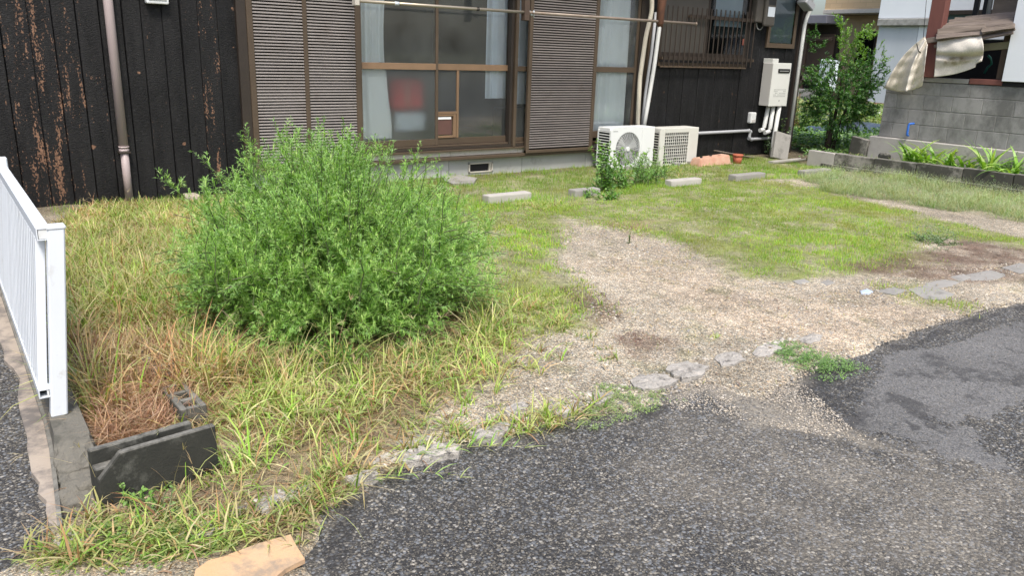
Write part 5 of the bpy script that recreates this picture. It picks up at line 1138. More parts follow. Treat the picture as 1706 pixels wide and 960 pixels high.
# --- tall yellowing grass
BUSHC = np.array([1.79, 4.14]); 
def tufts(name, pts, nb, Lr, Wr, cols, wts, seed, elr=(.7, 1.45), bendr=(.6, 2.0), seg=4, spread=.02, dryfn=None, mat='leaf', spine=False):
    r = np.random.default_rng(seed); n = len(pts)*nb; p = np.repeat(pts, nb, 0)+r.normal(0, spread, (n, 2)); c = pick(cols, wts, n, r, .18); sz = np.repeat(r.uniform(.6, 1.15, len(pts)), nb)
    if dryfn is not None:
        d = dryfn(p[:, 0], p[:, 1]); k = (r.random(n) < d)[:, None]; c = np.where(k, pick([(.46, .30, .17), (.55, .43, .25), (.32, .19, .11)], [3, 3, 2], n, r, .2), c)
    kf = fbm(p[:, 0], p[:, 1], 2.6, 300)+.6*fbm(p[:, 0], p[:, 1], 8, 301); c = c*np.clip(1+1.1*kf, .5, 1.5)[:, None]
    L = r.uniform(*Lr, n)*sz*np.clip(1+1.3*kf, .5, 1.6)*np.clip(1-(p[:, 1]-5.2)*.28, .42, 1); tipc = c*np.array([1.12, 1.0, .9]); ty = (r.random(n) < .35)[:, None]; tipc = np.where(ty, np.array([.50, .42, .19])*r.uniform(.8, 1.1, (n, 1)), tipc)
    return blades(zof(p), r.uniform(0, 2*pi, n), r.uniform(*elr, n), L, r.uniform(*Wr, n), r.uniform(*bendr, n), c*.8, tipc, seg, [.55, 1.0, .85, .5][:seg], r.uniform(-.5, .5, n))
def dry_main(x, y):
    d = .12+.8*zone(x, y, BROWN[4], .15, .15, 4, 3)+.5*np.clip(fbm(x, y, 3, 15)*4, 0, 1); return np.clip(d, 0, .92)
gcol = [(.22, .42, .07), (.33, .52, .11), (.47, .57, .21), (.60, .57, .34)]
def tall():
    r = np.random.default_rng(55); parts = []
    p = sample(TALL, 5200, 56); db = np.hypot(p[:, 0]-BUSHC[0], (p[:, 1]-BUSHC[1])); fr = .62+.25*np.clip((BUSHC[1]-p[:, 1]+(BUSHC[0]-p[:, 0])*.5)*2, -1, 1); p = p[db > fr]
    blk = sdf(p[:, 0], p[:, 1], GP([(120, 600), (300, 600), (350, 720), (160, 780)])) > 0; p = p[~(blk & (r.random(len(p)) < .25))]
    # sparser near the road corner
    sp_ = zone(p[:, 0], p[:, 1], GP([(560, 690), (760, 640), (840, 620), (740, 700), (620, 800), (560, 830), (440, 820), (440, 740)]), .1, .1, 5, 2); p = p[r.random(len(p)) > sp_*.80]; hole = np.clip((-.02-fbm(p[:, 0], p[:, 1], 3.2, 21))*9, 0, 1)*(p[:, 1] < 3.6)*.85; p = p[r.random(len(p)) > hole]
    frb = sdf(p[:, 0], p[:, 1], GP([(150, 770), (290, 740), (290, 850), (270, 885), (170, 890)])) > 0; p = p[~(frb & (r.random(len(p)) < .8))]
    near_ = p[:, 1] < 3.3
    parts.append(tufts('', p[~near_], 12, (.14, .33), (.0035, .0085), gcol, (4, 4, 3.5, 2.5), 57, (.8, 1.5), (.5, 2.0), 4, .035, dry_main))
    parts.append(tufts('', p[near_], 11, (.06, .20), (.003, .0085), gcol, (3, 4, 4, 2), 58, (.5, 1.4), (.5, 2.0), 4, .035, dry_main))
    # thatch of fallen dead blades
    p = sample(TALL, 16000, 59); p = p[r.random(len(p)) < np.clip(.75+4*fbm(p[:, 0], p[:, 1], 3.2, 21), .15, 1)]; n = len(p); c = pick([(.44, .29, .14), (.34, .19, .09), (.52, .42, .24), (.22, .12, .07)], [3, 3, 2, 1], n, r, .2)
    parts.append(blades(zof(p, .015), r.uniform(0, 2*pi, n), r.uniform(-.05, .5, n), r.uniform(.06, .2, n), r.uniform(.0025, .006, n), r.uniform(-.2, .9, n), c*.8, c, 3))
    p = sample(BROWN[4], 5500, 60); n = len(p); c = pick([(.46, .28, .17), (.38, .21, .13), (.56, .40, .25)], [3, 3, 2], n, r, .2)
    parts.append(blades(zof(p, .02), r.uniform(0, 2*pi, n), r.uniform(.0, .9, n), r.uniform(.08, .25, n), r.uniform(.003, .006, n), r.uniform(.2, 1.6, n), c*.8, c, 3))
    # bare straw stalks with small seed heads
    p = sample(TALL, 420, 61); db = np.hypot(p[:, 0]-BUSHC[0], p[:, 1]-BUSHC[1]); p = p[db > .8]; n = len(p); c = pick([(.52, .44, .26), (.44, .44, .20), (.40, .30, .18)], [3, 2, 2], n, r, .15); az = r.uniform(0, 2*pi, n); el = r.uniform(.6, 1.5, n); L = r.uniform(.18, .42, n)*np.clip(1-(p[:, 1]-5.2)*.28, .42, 1)
    parts.append(blades(zof(p), az, el, L, .0022, .5, c, c, 3, [1, .9, .8])); tipp = zof(p)+np.stack([np.cos(el-.17)*np.cos(az)*L, np.cos(el-.17)*np.sin(az)*L, np.sin(el-.17)*L], 1)
    for j in range(4): parts.append(blades(tipp, az+r.uniform(-1.2, 1.2, n), el-.4+r.uniform(-.5, .3, n), r.uniform(.03, .07, n), .0026, .5, c, c, 2, [.8, 1]))
    return veg('tall_grass', parts)
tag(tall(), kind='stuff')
# trailing runners and road-edge grass
def edge_grass():
    r = np.random.default_rng(70); line = GP([(40, 945), (120, 925), (200, 930), (330, 905), (420, 880), (520, 850), (560, 815), (640, 775), (740, 735), (830, 725), (900, 712), (960, 690), (1000, 672)]); parts = []; pts = []
    for a, b in zip(line, line[1:]):
        k = int(np.hypot(*(b-a))*42)+1; t = r.random(k)[:, None]; pts.append(a*(1-t)+b*t+r.normal(0, .035, (k, 2)))
    pts = np.vstack(pts); parts.append(tufts('', pts, 12, (.05, .17), (.004, .009), gcol, (3, 4, 4, 3), 71, (.1, 1.3), (.2, 1.6), 4, .02, lambda x, y: np.full(len(x), .38)))
    # runners
    starts = sample(TALL, 60, 72); starts = starts[starts[:, 1] < 3.1]
    for s in list(starts)+[np.array(G(720, 765)[:2]), np.array(G(600, 815)[:2]), np.array(G(170, 930)[:2]), np.array(G(640, 790)[:2])]:
        a = r.uniform(-1.6, .3); pp = [s]; 
        for i in range(9): a += r.normal(0, .22); pp.append(pp[-1]+.045*np.array([cos(a), sin(a)]))
        pp = np.array(pp); n = len(pp)-1; d = np.diff(pp, axis=0); az = np.arctan2(d[:, 1], d[:, 0]); z = .02+.02*np.sin(np.linspace(0, 3, n)); c = np.tile([.38, .36, .15], (n, 1))
        parts.append(blades(np.column_stack([pp[:-1], z]), az, .05, .055, .003, .1, c, c, 2, [1, 1]))
        k = 2*n; P_ = np.column_stack([np.repeat(pp[:-1], 2, 0), np.repeat(z, 2)]); c = pick(gcol, (3, 3, 4, 2), k, r); parts.append(blades(P_, np.repeat(az, 2)+r.choice([-1, 1], k)*r.uniform(.4, 1.1, k), r.uniform(.2, .9, k), r.uniform(.04, .10, k), .006, r.uniform(.2, 1.2, k), c, c, 3, [.7, 1, .6]))
    return veg('edge_grass', parts)
tag(edge_grass(), kind='stuff')
# scattered tufts on the gravel and beside stops
def scattered():
    r = np.random.default_rng(75); parts = []
    for px, n, s, L in (((1020, 605), 3, .03, .11), ((1000, 590), 2, .03, .09), ((1190, 565), 2, .02, .05), ((1048, 380), 1, .01, .07), ((900, 545), 22, .16, .12), ((940, 525), 18, .14, .10), ((870, 530), 24, .16, .14), ((960, 560), 10, .1, .08), ((850, 600), 14, .13, .12), ((820, 640), 10, .1, .12), ((930, 345), 14, .10, .16), ((905, 350), 8, .06, .13), ((880, 345), 8, .06, .12), ((1180, 275), 14, .22, .2), ((1150, 285), 12, .25, .17), ((1130, 295), 10, .2, .16), ((1090, 300), 10, .2, .18), ((1200, 282), 9, .12, .16), ((190, 320), 8, .08, .28), ((150, 330), 10, .12, .26), ((700, 640), 10, .1, .15), ((660, 700), 8, .1, .13), ((800, 690), 8, .08, .10), ((890, 705), 8, .05, .11), ((770, 725), 5, .04, .09), ((1410, 300), 8, .1, .13), ((1460, 292), 6, .08, .16), ((1340, 285), 6, .1, .1), ((1240, 255+20), 4, .1, .16), ((1000, 275+30), 6, .2, .14)):
        c = np.array(G(*px)[:2]); p = c+r.normal(0, s, (n, 2)); parts.append(tufts('', p, 12, (L*.5, L*1.15), (.003, .007), gcol, (4, 5, 4, 2), int(px[0]), (.6, 1.4), (.4, 1.9), 4, .015, lambda x, y: np.full(len(x), .22)))
    # sparse weeds over bare gravel
    p = sample(GRAV, 500, 76); parts.append(tufts('', p, 5, (.012, .035), (.002, .004), [(.28, .32, .10), (.36, .33, .14), (.30, .18, .10)], (3, 2, 2), 77, (.2, 1.2), (.2, 1), 2, .02))
    for b, n in ((BROWN[0], 2600), (BROWN[1], 900), (BROWN[2], 300), (BROWN[3], 700)):
        p = sample(b, n, 78); k = len(p); c = pick([(.18, .10, .07), (.27, .17, .115), (.11, .07, .05), (.22, .24, .08)], [4, 3, 3, 1], k, r, .2)
        parts.append(blades(zof(p, .012), r.uniform(0, 2*pi, k), r.uniform(-.1, .7, k), r.uniform(.015, .045, k), r.uniform(.002, .004, k), .4, c, c, 2))
    p = np.vstack([sample(LAWN[2], 420, 79), sample(GRAV, 260, 80), sample(LAWN[0], 120, 81), sample(LAWN[1], 120, 82)]); k = len(p)      # fallen leaves and straw bits
    c = pick([(.40, .30, .17), (.50, .44, .30), (.22, .13, .08)], [3, 2, 2], k, r, .2); parts.append(blades(zof(p, .03), r.uniform(0, 2*pi, k), r.uniform(-.1, .3, k), r.uniform(.02, .05, k), r.uniform(.005, .014, k), .4, c, c, 2, [.5, 1]))
    return veg('weed_tufts', parts)
tag(scattered(), kind='stuff')
# --- low leafy mats (tiny leaves)
def mat_patch(name, poly, n, cols, h, s, seed, label):
    r = np.random.default_rng(seed); lo = poly.min(0); hi = poly.max(0); p = r.uniform(lo-.05, hi+.05, (n*3, 2)); m = zone(p[:, 0], p[:, 1], poly, .11, .10, 12, seed)*np.clip(.55+3.2*fbm(p[:, 0], p[:, 1], 22, seed+1), .06, 1); p = p[r.random(len(p)) < m][:n]; n = len(p)
    z = .01+r.random(n)*h*np.clip(sdf(p[:, 0], p[:, 1], poly)/.08+.3, .2, 1); c = pick(cols, [1]*len(cols), n, r, .2)
    o = veg(name, [blades(np.column_stack([p, z]), r.uniform(0, 2*pi, n), r.uniform(-.2, .9, n), r.uniform(.6, 1.2, n)*s, r.uniform(.35, .6, n)*s, .6, c*.85, c, 2, [.4, 1.0], r.uniform(-.4, .4, n))]); tag(o, kind='stuff'); return o
mat_patch('low_weed_mat', GP([(1278, 590), (1300, 578), (1350, 585), (1425, 612), (1415, 622), (1380, 630), (1330, 618), (1290, 605)]), 5200, [(.19, .36, .08), (.25, .43, .11), (.13, .26, .06)], .025, .011, 81, '')
mat_patch('clover_mat', GP([(985, 640), (1030, 645), (1070, 652), (1110, 665), (1060, 688), (1000, 705), (960, 700), (985, 670)]), 6500, [(.26, .40, .12), (.34, .46, .16), (.22, .33, .10)], .018, .009, 82, '')
mat_patch('creeping_weed', GP([(470, 560), (620, 580), (760, 560), (800, 600), (720, 640), (560, 660), (470, 620)]), 9000, [(.10, .19, .03), (.16, .24, .05), (.22, .26, .07)], .05, .014, 83, '')
mat_patch('creeping_weed', GP([(110, 905), (200, 880), (300, 880), (380, 890), (330, 920), (200, 945), (130, 935)]), 5000, [(.16, .30, .05), (.24, .36, .08), (.34, .38, .12)], .05, .018, 84, '')
mat_patch('creeping_weed', GP([(1520, 380), (1580, 385), (1600, 405), (1560, 420), (1540, 410)]), 1500, [(.15, .24, .10), (.20, .27, .12)], .06, .02, 85, '')
# --- feathery grey green weeds along the kerb
def feather():
    r = np.random.default_rng(90); parts = []; p = sample(FEATH, 3600, 91); p = p[r.random(len(p)) < np.clip(.62+3.2*fbm(p[:, 0], p[:, 1], 2.4, 93)+1.5*fbm(p[:, 0], p[:, 1], 8, 94), .04, 1)]
    c = [(.22, .37, .16), (.31, .44, .23), (.38, .48, .28), (.42, .42, .26), (.22, .42, .10)]
    parts.append(tufts('', p, 16, (.05, .17), (.0018, .0035), c, (4, 4, 3, 1.2, 2), 92, (.4, 1.4), (.2, 1.2), 2, .035))
    n = 26000; b = np.repeat(p, 11, 0)[:n]; b = b+r.normal(0, .03, b.shape); z = r.uniform(.03, .16, len(b)); cc = pick([(.40, .50, .31), (.33, .45, .25), (.46, .46, .32)], [3, 3, 1.5], len(b), r)
    parts.append(blades(np.column_stack([b, z]), r.uniform(0, 2*pi, len(b)), r.uniform(0, 1.2, len(b)), r.uniform(.012, .035, len(b)), .0025, .3, cc, cc, 1))
    return veg('feathery_weeds', parts)
tag(feather(), kind='stuff')

# --- generic leafy shoots: stems with leaves
def leafy(stems, leaf_step, L, Wd, cols, wts, seed, lobes=3, t0=.1, ang=(.3, 1.0), tipcol=None, whorl=3, seg=2, shrink=.5):
    """stems: list of (k,3) polylines; returns parts of leaves"""
    r = np.random.default_rng(seed); P = []; D = []; T = []
    for s in stems:
        s = np.asarray(s); d = np.linalg.norm(np.diff(s, axis=0), axis=1); cum = np.concatenate([[0], np.cumsum(d)]); tot = cum[-1]
        ts = np.arange(t0*tot, tot, leaf_step); ts = np.repeat(ts, whorl)+r.uniform(0, leaf_step, len(ts)*whorl); ts = np.clip(ts, 0, tot*.999)
        idx = np.searchsorted(cum, ts, side='right')-1; idx = np.clip(idx, 0, len(s)-2); f = ((ts-cum[idx])/np.maximum(d[idx], 1e-6))[:, None]
        P.append(s[idx]*(1-f)+s[idx+1]*f); D.append((s[idx+1]-s[idx])/np.maximum(d[idx], 1e-6)[:, None]); T.append(ts/tot)
    P = np.vstack(P); D = np.vstack(D); T = np.concatenate(T); n = len(P)
    az0 = np.arctan2(D[:, 1], D[:, 0]); phi = r.uniform(0, 2*pi, n); a = np.stack([-np.sin(az0), np.cos(az0), np.zeros(n)], 1); b = np.cross(D, a); sd = a*np.cos(phi)[:, None]+b*np.sin(phi)[:, None]
    th = r.uniform(*ang, n)[:, None]; dr = D*np.cos(th)+sd*np.sin(th); c = pick(cols, wts, n, r, .18)
    if tipcol is not None:
        k = np.clip((T-.78)/.22, 0, 1)[:, None]; c = c*(1-k)+k*np.array(tipcol)*r.uniform(.85, 1.1, (n, 1))
    LL_ = L*r.uniform(.6, 1.15, n)*(1-shrink*T); parts = []
    az = np.arctan2(dr[:, 1], dr[:, 0]); el = np.arcsin(np.clip(dr[:, 2], -1, 1))
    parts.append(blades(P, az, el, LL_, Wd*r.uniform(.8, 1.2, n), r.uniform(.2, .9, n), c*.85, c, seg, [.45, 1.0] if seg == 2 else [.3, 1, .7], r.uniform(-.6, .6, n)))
    for j in range(lobes-1):
        sgn = 1 if j % 2 == 0 else -1; f = .35+.2*(j//2)
        Pm = P+dr*(LL_*f)[:, None]; parts.append(blades(Pm, az+sgn*r.uniform(.5, .8, n), el+r.uniform(-.2, .2, n), LL_*.5, Wd*.8, .3, c*.9, c, 2, [.5, 1.0], r.uniform(-.5, .5, n)))
    return parts
def stem_tubes(stems, r0, r1, name, mat, parent):
    V = []; Q = []; o = 0; n = 4
    for s in stems:
        s = np.asarray(s); k = len(s); d = np.gradient(s, axis=0); d /= np.linalg.norm(d, axis=1)[:, None]+1e-9; a = np.cross(d, [0.3, .2, 1.0]); a /= np.linalg.norm(a, axis=1)[:, None]+1e-9; b = np.cross(d, a)
        rr = np.linspace(r0, r1, k)[:, None]
        for j in range(n): V.append(s+rr*(a*cos(2*pi*j/n)+b*sin(2*pi*j/n)))
        for j in range(n):
            i = np.arange(k-1); Q.append(np.stack([o+j*k+i, o+((j+1) % n)*k+i, o+((j+1) % n)*k+i+1, o+j*k+i+1], 1))
        o += n*k
    return raw_mesh(name, np.vstack(V), np.vstack(Q), None, None, mat, parent, smooth=True)
# --- the big bush
def bush():
    r = np.random.default_rng(200); root = thing('bush', 'big feathery green bush growing wild in the middle of the lot', 'bush', (float(BUSHC[0]), float(BUSHC[1]), 0))
    stems = []; N_ = 330
    for i in range(N_):
        a = r.uniform(0, 2*pi); q = r.random()**.55; R_ = q*.98; ht = (.99*(1-.70*q**1.9)+r.normal(0, .07))
        if q > .8: ht = r.uniform(.10, .50)
        ht = max(ht, .12); b0 = BUSHC+np.array([cos(a), sin(a)])*q*.30+r.normal(0, .05, 2); tip = BUSHC+np.array([cos(a)*.95, sin(a)*.9])*R_+r.normal(0, .05, 2)
        k = 9; t = np.linspace(0, 1, k); s = np.zeros((k, 3)); w_ = t**1.35
        s[:, 0] = b0[0]+(tip[0]-b0[0])*w_; s[:, 1] = b0[1]+(tip[1]-b0[1])*w_; s[:, 2] = ht*(t**.85)-(.12*q*np.clip(t-.6, 0, 1)**2)
        s[1:, :2] += np.cumsum(r.normal(0, .007, (k-1, 2)), 0); stems.append(s)
    for i in range(330):
        a = r.uniform(0, 2*pi); q = r.uniform(.55, 1.0); ht = r.uniform(.08, .62)*(1.25-q*.55); b0 = BUSHC+np.array([cos(a), sin(a)])*q*.45; tip = BUSHC+np.array([cos(a)*.96, sin(a)*.98])*q+r.normal(0, .04, 2)
        k = 7; t = np.linspace(0, 1, k); s = np.zeros((k, 3)); s[:, 0] = b0[0]+(tip[0]-b0[0])*t; s[:, 1] = b0[1]+(tip[1]-b0[1])*t; s[:, 2] = .03+ht*np.sin(t*1.9)*.95; s[1:, :2] += np.cumsum(r.normal(0, .008, (k-1, 2)), 0); stems.append(s)
    for i in range(70):
        a = r.uniform(0, 2*pi); q = r.random()**.6*.85; p = BUSHC+np.array([cos(a), sin(a)])*q; k = 7; t = np.linspace(0, 1, k); s = np.zeros((k, 3)); hz = (.95*(1-.68*q**1.9))+r.uniform(.02, .15)
        s[:, 0] = p[0]+r.normal(0, .012, k).cumsum()+.05*cos(a)*t; s[:, 1] = p[1]+r.normal(0, .012, k).cumsum()+.05*sin(a)*t; s[:, 2] = hz*(.45+.55*t); stems.append(s)
    # free-standing tips breaking the outline: given by where they end
    for px, Y in (((265, 297), 4.55), ((322, 252), 4.6), ((408, 208), 4.5), ((360, 290), 4.5), ((486, 208), 4.35), ((512, 228), 4.3), ((545, 232), 4.3), ((577, 228), 4.25), ((625, 222), 4.2), ((655, 238), 4.2), ((682, 262), 4.2), ((440, 235), 4.4), ((812, 340), 4.1), ((820, 405), 3.95), ((805, 470), 3.8), ((470, 222), 4.5), ((765, 345), 4.25), ((830, 362), 4.2), ((300, 340), 4.6), ((285, 420), 4.3)):
        tip = W(px[0], px[1], Y); k = 9; t = np.linspace(0, 1, k)[:, None]; b0 = np.array([BUSHC[0], BUSHC[1], 0])+np.array([*(r.normal(0, .12, 2)), 0]); mid = np.array([b0[0]*.35+tip[0]*.65, b0[1]*.35+tip[1]*.65, tip[2]*.62]); s = (1-t)**2*b0+2*t*(1-t)*mid+t*t*tip; stems.append(s)
    # side shoots
    side = []
    for s in stems:
        for j in range(5):
            t = r.uniform(.25, .92); i = int(t*(len(s)-1)); f = t*(len(s)-1)-i; p = s[i]*(1-f)+s[min(i+1, len(s)-1)]*f
            a = r.uniform(0, 2*pi); L = r.uniform(.10, .24)*(1.15-t*.7); k = 5; u = np.linspace(0, 1, k)[:, None]; d = np.array([cos(a)*.75, sin(a)*.75, .75]); c = p+d*L*u+np.array([0, 0, .05])*u*u*L*4; side.append(c)
    st = stem_tubes(stems, .005, .0015, 'stems', 'stem_green', root); tag(st, kind='stuff')
    dead = []
    for i in range(34):
        a = r.uniform(0, 2*pi); q = r.uniform(.2, .95); t = np.linspace(0, 1, 6)[:, None]; b0 = np.array([*BUSHC, 0.0]); tip = np.array([BUSHC[0]+cos(a)*q, BUSHC[1]+sin(a)*q, (1.0-.55*q*q)*r.uniform(.75, 1.04)]); s_ = b0*(1-t)+tip*t; s_[:, 2] += .12*np.sin(t[:, 0]*pi); dead.append(s_)
    tag(stem_tubes(dead, .004, .0018, 'dead_stalks', 'old_wood', root), kind='stuff')
    cols = [(.23, .43, .08), (.31, .54, .11), (.15, .31, .055), (.42, .62, .18), (.54, .70, .26)]
    parts = leafy(stems, .026, .076, .0038, cols, (4, 4, 3, 2, .8), 201, 3, .12, (.35, 1.2), (.26, .48, .12), 3)
    parts += leafy(side, .019, .062, .0034, cols, (3, 4, 2, 3, 1), 202, 3, .05, (.25, 1.1), (.30, .52, .14), 3)
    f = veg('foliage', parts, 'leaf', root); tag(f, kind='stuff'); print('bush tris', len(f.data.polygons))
surf('stem_green', (.10, .14, .05), .7, (.07, .09, .04), 20, .8, .1)
bush()
# --- leafy weeds in front of the air conditioners
def weed(name, label, c, R, H, n, seed, cols, L=.07, Wd=.018, step=.05, lobes=1, cat='weed', group=None, whorl=3, tip=(.22, .40, .08), ang=(.7, 1.4)):
    r = np.random.default_rng(seed); root = thing(name, label, cat, (float(c[0]), float(c[1]), 0), group); stems = []
    for i in range(n):
        a = r.uniform(0, 2*pi); q = r.random()**.6; ht = H*r.uniform(.55, 1.05)*(1-.35*q); k = 7; t = np.linspace(0, 1, k); s = np.zeros((k, 3)); b0 = np.array(c)+r.normal(0, R*.3, 2); s[:, 0] = b0[0]+cos(a)*R*q*t**1.5; s[:, 1] = b0[1]+sin(a)*R*q*t**1.5; s[:, 2] = ht*t; stems.append(s)
    tag(stem_tubes(stems, .004, .0015, 'stems', 'stem_green', root), kind='stuff')
    tag(veg('foliage', leafy(stems, step, L, Wd, cols, [1]*len(cols), seed+1, lobes, .08, ang, tip, whorl, 3), 'leaf', root), kind='stuff'); return root
wc = [(.13, .30, .06), (.18, .38, .08), (.26, .46, .11)]
c = G(1030, 325); weed('leafy_weed', 'tall leafy weed growing before the left side of the white air conditioner', (c[0]-.05, c[1]+.15), .20, .74, 15, 300, wc, .10, .026, .04)
c = G(1052, 322); weed('leafy_weed', 'leafy weed in front of the round fan grille', (c[0]+.1, c[1]+.25), .24, .48, 15, 310, wc, .09, .022, .035)
c = G(1095, 312); weed('leafy_weed', 'wispy weed between the two air conditioners', (c[0], c[1]+.2), .28, .50, 24, 320, wc, .08, .010, .03)
c = G(1125, 303); weed('leafy_weed', 'thin trailing weed before the slotted grille', (c[0]-.1, c[1]+.25), .34, .42, 24, 325, wc, .07, .009, .035)
c = G(978, 332); weed('leafy_weed', 'small leafy weed at the mossy parking stop', (c[0], c[1]), .10, .16, 9, 330, wc, .06, .02, .035)
c = G(1015, 335); weed('leafy_weed', 'low broad-leaved weed in front of the tall leafy weeds', (c[0], c[1]), .14, .16, 12, 331, wc, .06, .02, .03)
c = G(1412, 300); weed('leafy_weed', 'small pale weed at the worn parking stop', (c[0]-.4, c[1]), .08, .14, 7, 332, wc, .05, .014, .03)
c = G(1272, 262); weed('creeper', 'dark creeper climbing at the foot of the white pipes', (W(1278, 250, YW-.06)[0], YW-.08), .16, .42, 10, 340, [(.03, .09, .025), (.05, .13, .03)], .07, .04, .07, 1, 'creeper', None, 2, (.12, .24, .05))
c = W(1305, 220, YW-.06); weed('creeper', 'creeper growing up the corner post right of the water heater pipes', (c[0]-.05, YW-.1), .10, .78, 5, 341, [(.03, .09, .025), (.05, .13, .03)], .07, .04, .10, 1, 'creeper', None, 2, (.12, .24, .05))
c = G(560, 605); weed('leafy_weed', 'small weed at the front foot of the big bush', (c[0], c[1]), .16, .2, 14, 342, wc, .05, .009, .03, 3)
c = G(205, 850); weed('leafy_weed', 'small light green weed in front of the block on edge', (c[0]+.02, c[1]-.02), .06, .13, 7, 343, [(.18, .36, .07), (.24, .42, .10)], .035, .012, .035)
c = G(275, 870); weed('leafy_weed', 'bright small-leaved weed in the front grass', (c[0]+.0, c[1]-.0), .12, .12, 12, 344, [(.18, .36, .07), (.24, .42, .10)], .03, .01, .03)
c = G(1048, 408); weed('leafy_weed', 'single little upright weed standing on the gravel', (c[0], c[1]), .02, .11, 3, 345, [(.14, .26, .06)], .03, .006, .02)
c = G(1560, 405); weed('leafy_weed', 'grey green tussock of weed at the brown soil patch', (c[0], c[1]), .24, .10, 26, 346, [(.14, .25, .10), (.19, .29, .13)], .035, .008, .02)
for px, l in (((130, 640), 'straw-like weed against the fence footing'),):
    pass
# --- the small tree beyond the kerb
def tree():
    r = np.random.default_rng(400); X0 = 12.0; b = XP(1382, 250, X0); root = thing('small_tree', 'small bushy tree with fine leaves between the charred house and the block wall', 'tree', (float(b[0]), float(b[1]), 0))
    by = b[1]; m = MB()
    trunks = []
    for px, rad in (([(1378, 258), (1383, 225), (1392, 190), (1398, 160), (1405, 110)], .045), ([(1386, 256), (1395, 215), (1408, 185), (1430, 150)], .03), ([(1374, 255), (1380, 215), (1388, 170), (1375, 120)], .028), ([(1384, 240), (1400, 205), (1425, 190), (1440, 160)], .018)):
        pts = [XP(a, c, X0+.05*i*r.normal()) for i, (a, c) in enumerate(px)]; trunks.append(pts); m.tube([tuple(p) for p in pts], rad, 8, radii=list(np.linspace(rad, rad*.3, len(pts))))
    m.build('trunk', 'bark', root)
    blobs = [((1405, 155), 54, 50, 360), ((1375, 118), 26, 18, 30), ((1418, 92), 28, 26, 60), ((1405, 58), 14, 26, 26), ((1440, 62), 24, 12, 30), ((1445, 130), 28, 36, 75), ((1360, 145), 24, 36, 55), ((1390, 190), 42, 26, 110), ((1425, 180), 30, 22, 60), ((1350, 185), 14, 18, 16), ((1400, 40), 8, 12, 8), ((1365, 75), 14, 20, 12), ((1465, 95), 12, 20, 12), ((1355, 60), 8, 8, 5)]
    stems = []; top = []
    for (cx, cy), rx, ry, n in blobs:
        for i in range(n):
            while True:
                u, v, ww = r.uniform(-1, 1, 3)
                if u*u+v*v+ww*ww < 1: break
            p = XP(cx+u*rx, cy+v*ry, X0+ww*rx/108*1.0); cc = XP(1398, 190, X0); d = p-cc; d /= np.linalg.norm(d)+1e-6; d = d+r.normal(0, .45, 3); d[2] += .25; d /= np.linalg.norm(d); L = r.uniform(.10, .22); k = 4; t = np.linspace(0, 1, k)[:, None]; s = p+d*L*t-np.array([0, 0, .05])*t*t
            (top if cy < 100 and cx > 1380 else stems).append(s)
    tag(stem_tubes(stems+top, .003, .001, 'twigs', 'stem_brown', root), kind='stuff')
    parts = leafy(stems, .019, .068, .016, [(.055, .17, .035), (.08, .23, .045), (.12, .30, .06), (.20, .40, .08)], (4, 4, 3, 1.2), 401, 1, .0, (.5, 1.2), None, 3, 2, .3)
    parts += leafy(top, .020, .058, .013, [(.20, .42, .05), (.28, .50, .07), (.13, .30, .05)], (3, 3, 2), 402, 1, .0, (.5, 1.2), None, 3, 2, .3)
    tag(veg('crown', parts, 'leaf', root), kind='stuff')
tree()
# --- strap-leaved plants in the bed
def strap(name, label, c, n, L, seed, cols, Wd=.046, group='strap-leaved clumps in the planting bed'):
    r = np.random.default_rng(seed); root = thing(name, label, 'plant', (c[0], c[1], .14), group); P_ = np.column_stack([np.full(n, c[0])+r.normal(0, .05, n), np.full(n, c[1])+r.normal(0, .05, n), np.full(n, .13)])
    cc = pick(cols, [1]*len(cols), n, r, .15)
    for i in range(n):
        az = r.uniform(0, 2*pi); v = blades(P_[i:i+1], az, r.uniform(.9, 1.5), L*r.uniform(.65, 1.15), Wd*r.uniform(.7, 1.1), r.uniform(.7, 2.1), cc[i:i+1]*.8, cc[i:i+1]*np.array([1.2, 1.1, 1]), 7, [.7, .95, 1, .95, .8, .6, .35], r.uniform(-.3, .3))
        veg('leaf', [v], 'leaf', root)
sc_ = [(.20, .42, .05), (.27, .50, .07), (.36, .55, .12), (.14, .32, .04)]
for i, (px, L, n, l) in enumerate(((1518, .60, 32, 'large strap-leaved clump at the left end of the planting bed'), (1548, .52, 24, 'strap-leaved clump second from the left in the bed'), (1585, .50, 22, 'strap-leaved clump in the middle of the bed'), (1612, .40, 14, 'smallest strap-leaved clump, leaning over the kerb'), (1650, .60, 28, 'strap-leaved clump with long arching leaves near the right edge'), (1690, .52, 20, 'strap-leaved clump at the right edge beside the ferny plant'))):
    y = float(XP(px, 262, XK+.3)[1]); strap('strap_leaf_plant', l, (XK+.32, y), n, L, 500+i, sc_)
for i, (px, l) in enumerate(((1672, 'ferny dark green plant behind the right strap-leaved clump'), (1700, 'ferny dark green plant at the right edge of the bed'))):
    y = float(XP(px, 250, XK+.5)[1]); w_ = weed('ferny_plant', l, (XK+.5, y), .3, .48, 40, 520+i, [(.07, .17, .04), (.10, .23, .06)], .06, .008, .03, 3, 'plant', 'ferny plants in the planting bed')
# bed weeds
def bedweeds():
    p = sample(np.array([[10.66, 3], [11.1, 3], [11.1, 6.9], [10.66, 6.9]]), 260, 530); v = tufts('', p, 10, (.05, .16), (.003, .006), gcol, (5, 4, 2, 1), 531, (.7, 1.4), (.4, 1.6), 3, .03); V = v[0].copy(); V[:, 2] += .14
    r = np.random.default_rng(533); q = np.column_stack([r.uniform(XK-.02, XK+.12, 220), r.uniform(3.2, 6.8, 220)])
    return veg('bed_weeds', [(V, v[1], v[2], v[3])])
tag(bedweeds(), kind='stuff')
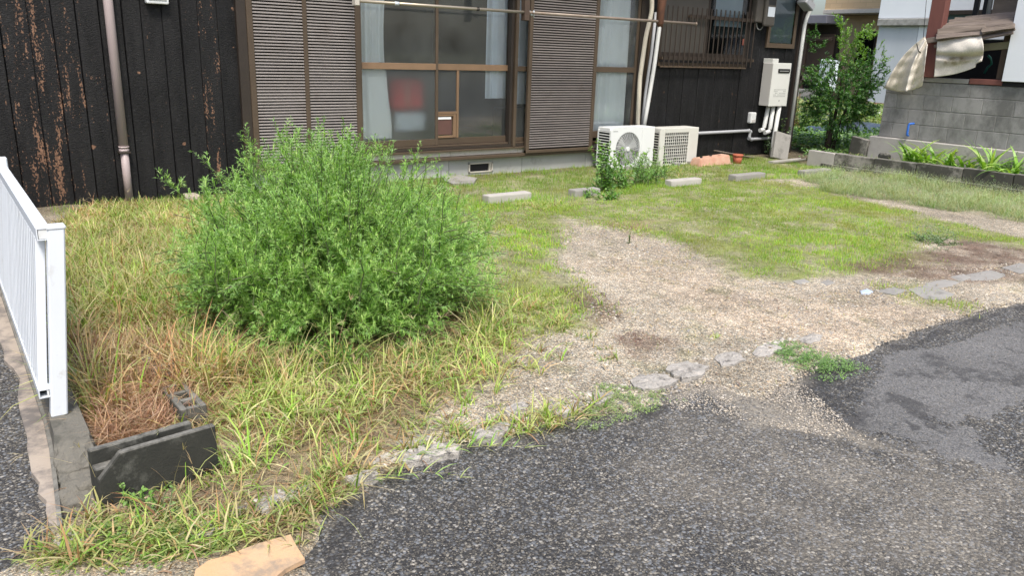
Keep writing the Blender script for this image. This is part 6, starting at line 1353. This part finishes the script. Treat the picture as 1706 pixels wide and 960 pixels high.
# --- garden growth beyond the kerb
def garden():
    r = np.random.default_rng(600); parts = []
    def leaves(poly, n, h, s, cols, seed, zb=.02):
        p = sample(poly, n, seed); n = len(p); hh = h*(.6+1.2*np.clip(.5+fbm(p[:, 0], p[:, 1], 1.6, seed), 0, 1)); z = zb+hh*r.random(n)**.6; c = pick(cols, [1]*len(cols), n, r, .22)
        parts.append(blades(np.column_stack([p, z]), r.uniform(0, 2*pi, n), r.uniform(-.3, .9, n), s*r.uniform(.6, 1.2, n), s*.6*r.uniform(.7, 1.1, n), .8, c*.85, c, 2, [.5, 1.0], r.uniform(-.5, .5, n)))
    near_c = [(.10, .24, .04), (.15, .32, .06), (.22, .40, .08), (.07, .17, .03)]; far_c = [(.22, .34, .08), (.32, .40, .11), (.15, .26, .06), (.40, .40, .16)]
    leaves(np.array([[11.9, 7.2], [13.6, 6.6], [14.8, 8.2], [13.2, 9.6], [11.9, 8.6]]), 6500, .24, .07, near_c, 601)
    leaves(np.array([[12.0, 9.4], [15, 7.8], [17, 9.6], [14, 11.6], [12.2, 10.6]]), 2600, .10, .06, near_c+far_c, 602)
    leaves(np.array([[14, 11.8], [17.5, 8.4], [22, 10.5], [22, 16], [16, 16]]), 12000, .32, .10, far_c, 603)
    leaves(np.array([[13, 13], [16, 12], [20, 16], [22, 20], [16, 20]]), 6000, .4, .12, far_c, 604)
    leaves(np.array([[10.75, 6.95], [12.4, 6.6], [12.5, 7.2], [11.0, 7.5]]), 1500, .14, .05, near_c, 605)
    return veg('garden_growth', parts)
tag(garden(), kind='stuff')
def shrubs():
    for i, (px, py, X, R, H, cols, l) in enumerate(((1352, 195, 15.5, .45, .75, [(.16, .30, .06), (.24, .38, .09)], 'light green bushy growth in the garden by the charred house'), (1440, 200, 16.5, .7, .65, [(.22, .34, .07), (.34, .38, .10)], 'yellow green leafy crop rows before the white house'), (1470, 195, 18, .8, .6, [(.26, .36, .08), (.36, .36, .12)], 'yellowish leafy crop before the red footing'), (1400, 185, 19, .9, .7, [(.12, .22, .05), (.2, .3, .07)], 'green crop patch far behind the small tree'))):
        c = XP(px, py, X); weed('garden_shrub', l, (c[0], c[1]), R, H, 60, 620+i*3, cols, .09, .035, .07, 1, 'shrub', 'leafy crops in the garden beyond')
    c = XP(1327, 150, 15); weed('reddish_plant', 'tall reddish dried plant just right of the corner downpipe', (c[0]+.1, c[1]), .15, 1.15, 12, 640, [(.34, .15, .06), (.30, .22, .08), (.2, .28, .08)], .07, .02, .05, 1, 'plant', None, 3, (.40, .18, .08))
shrubs()
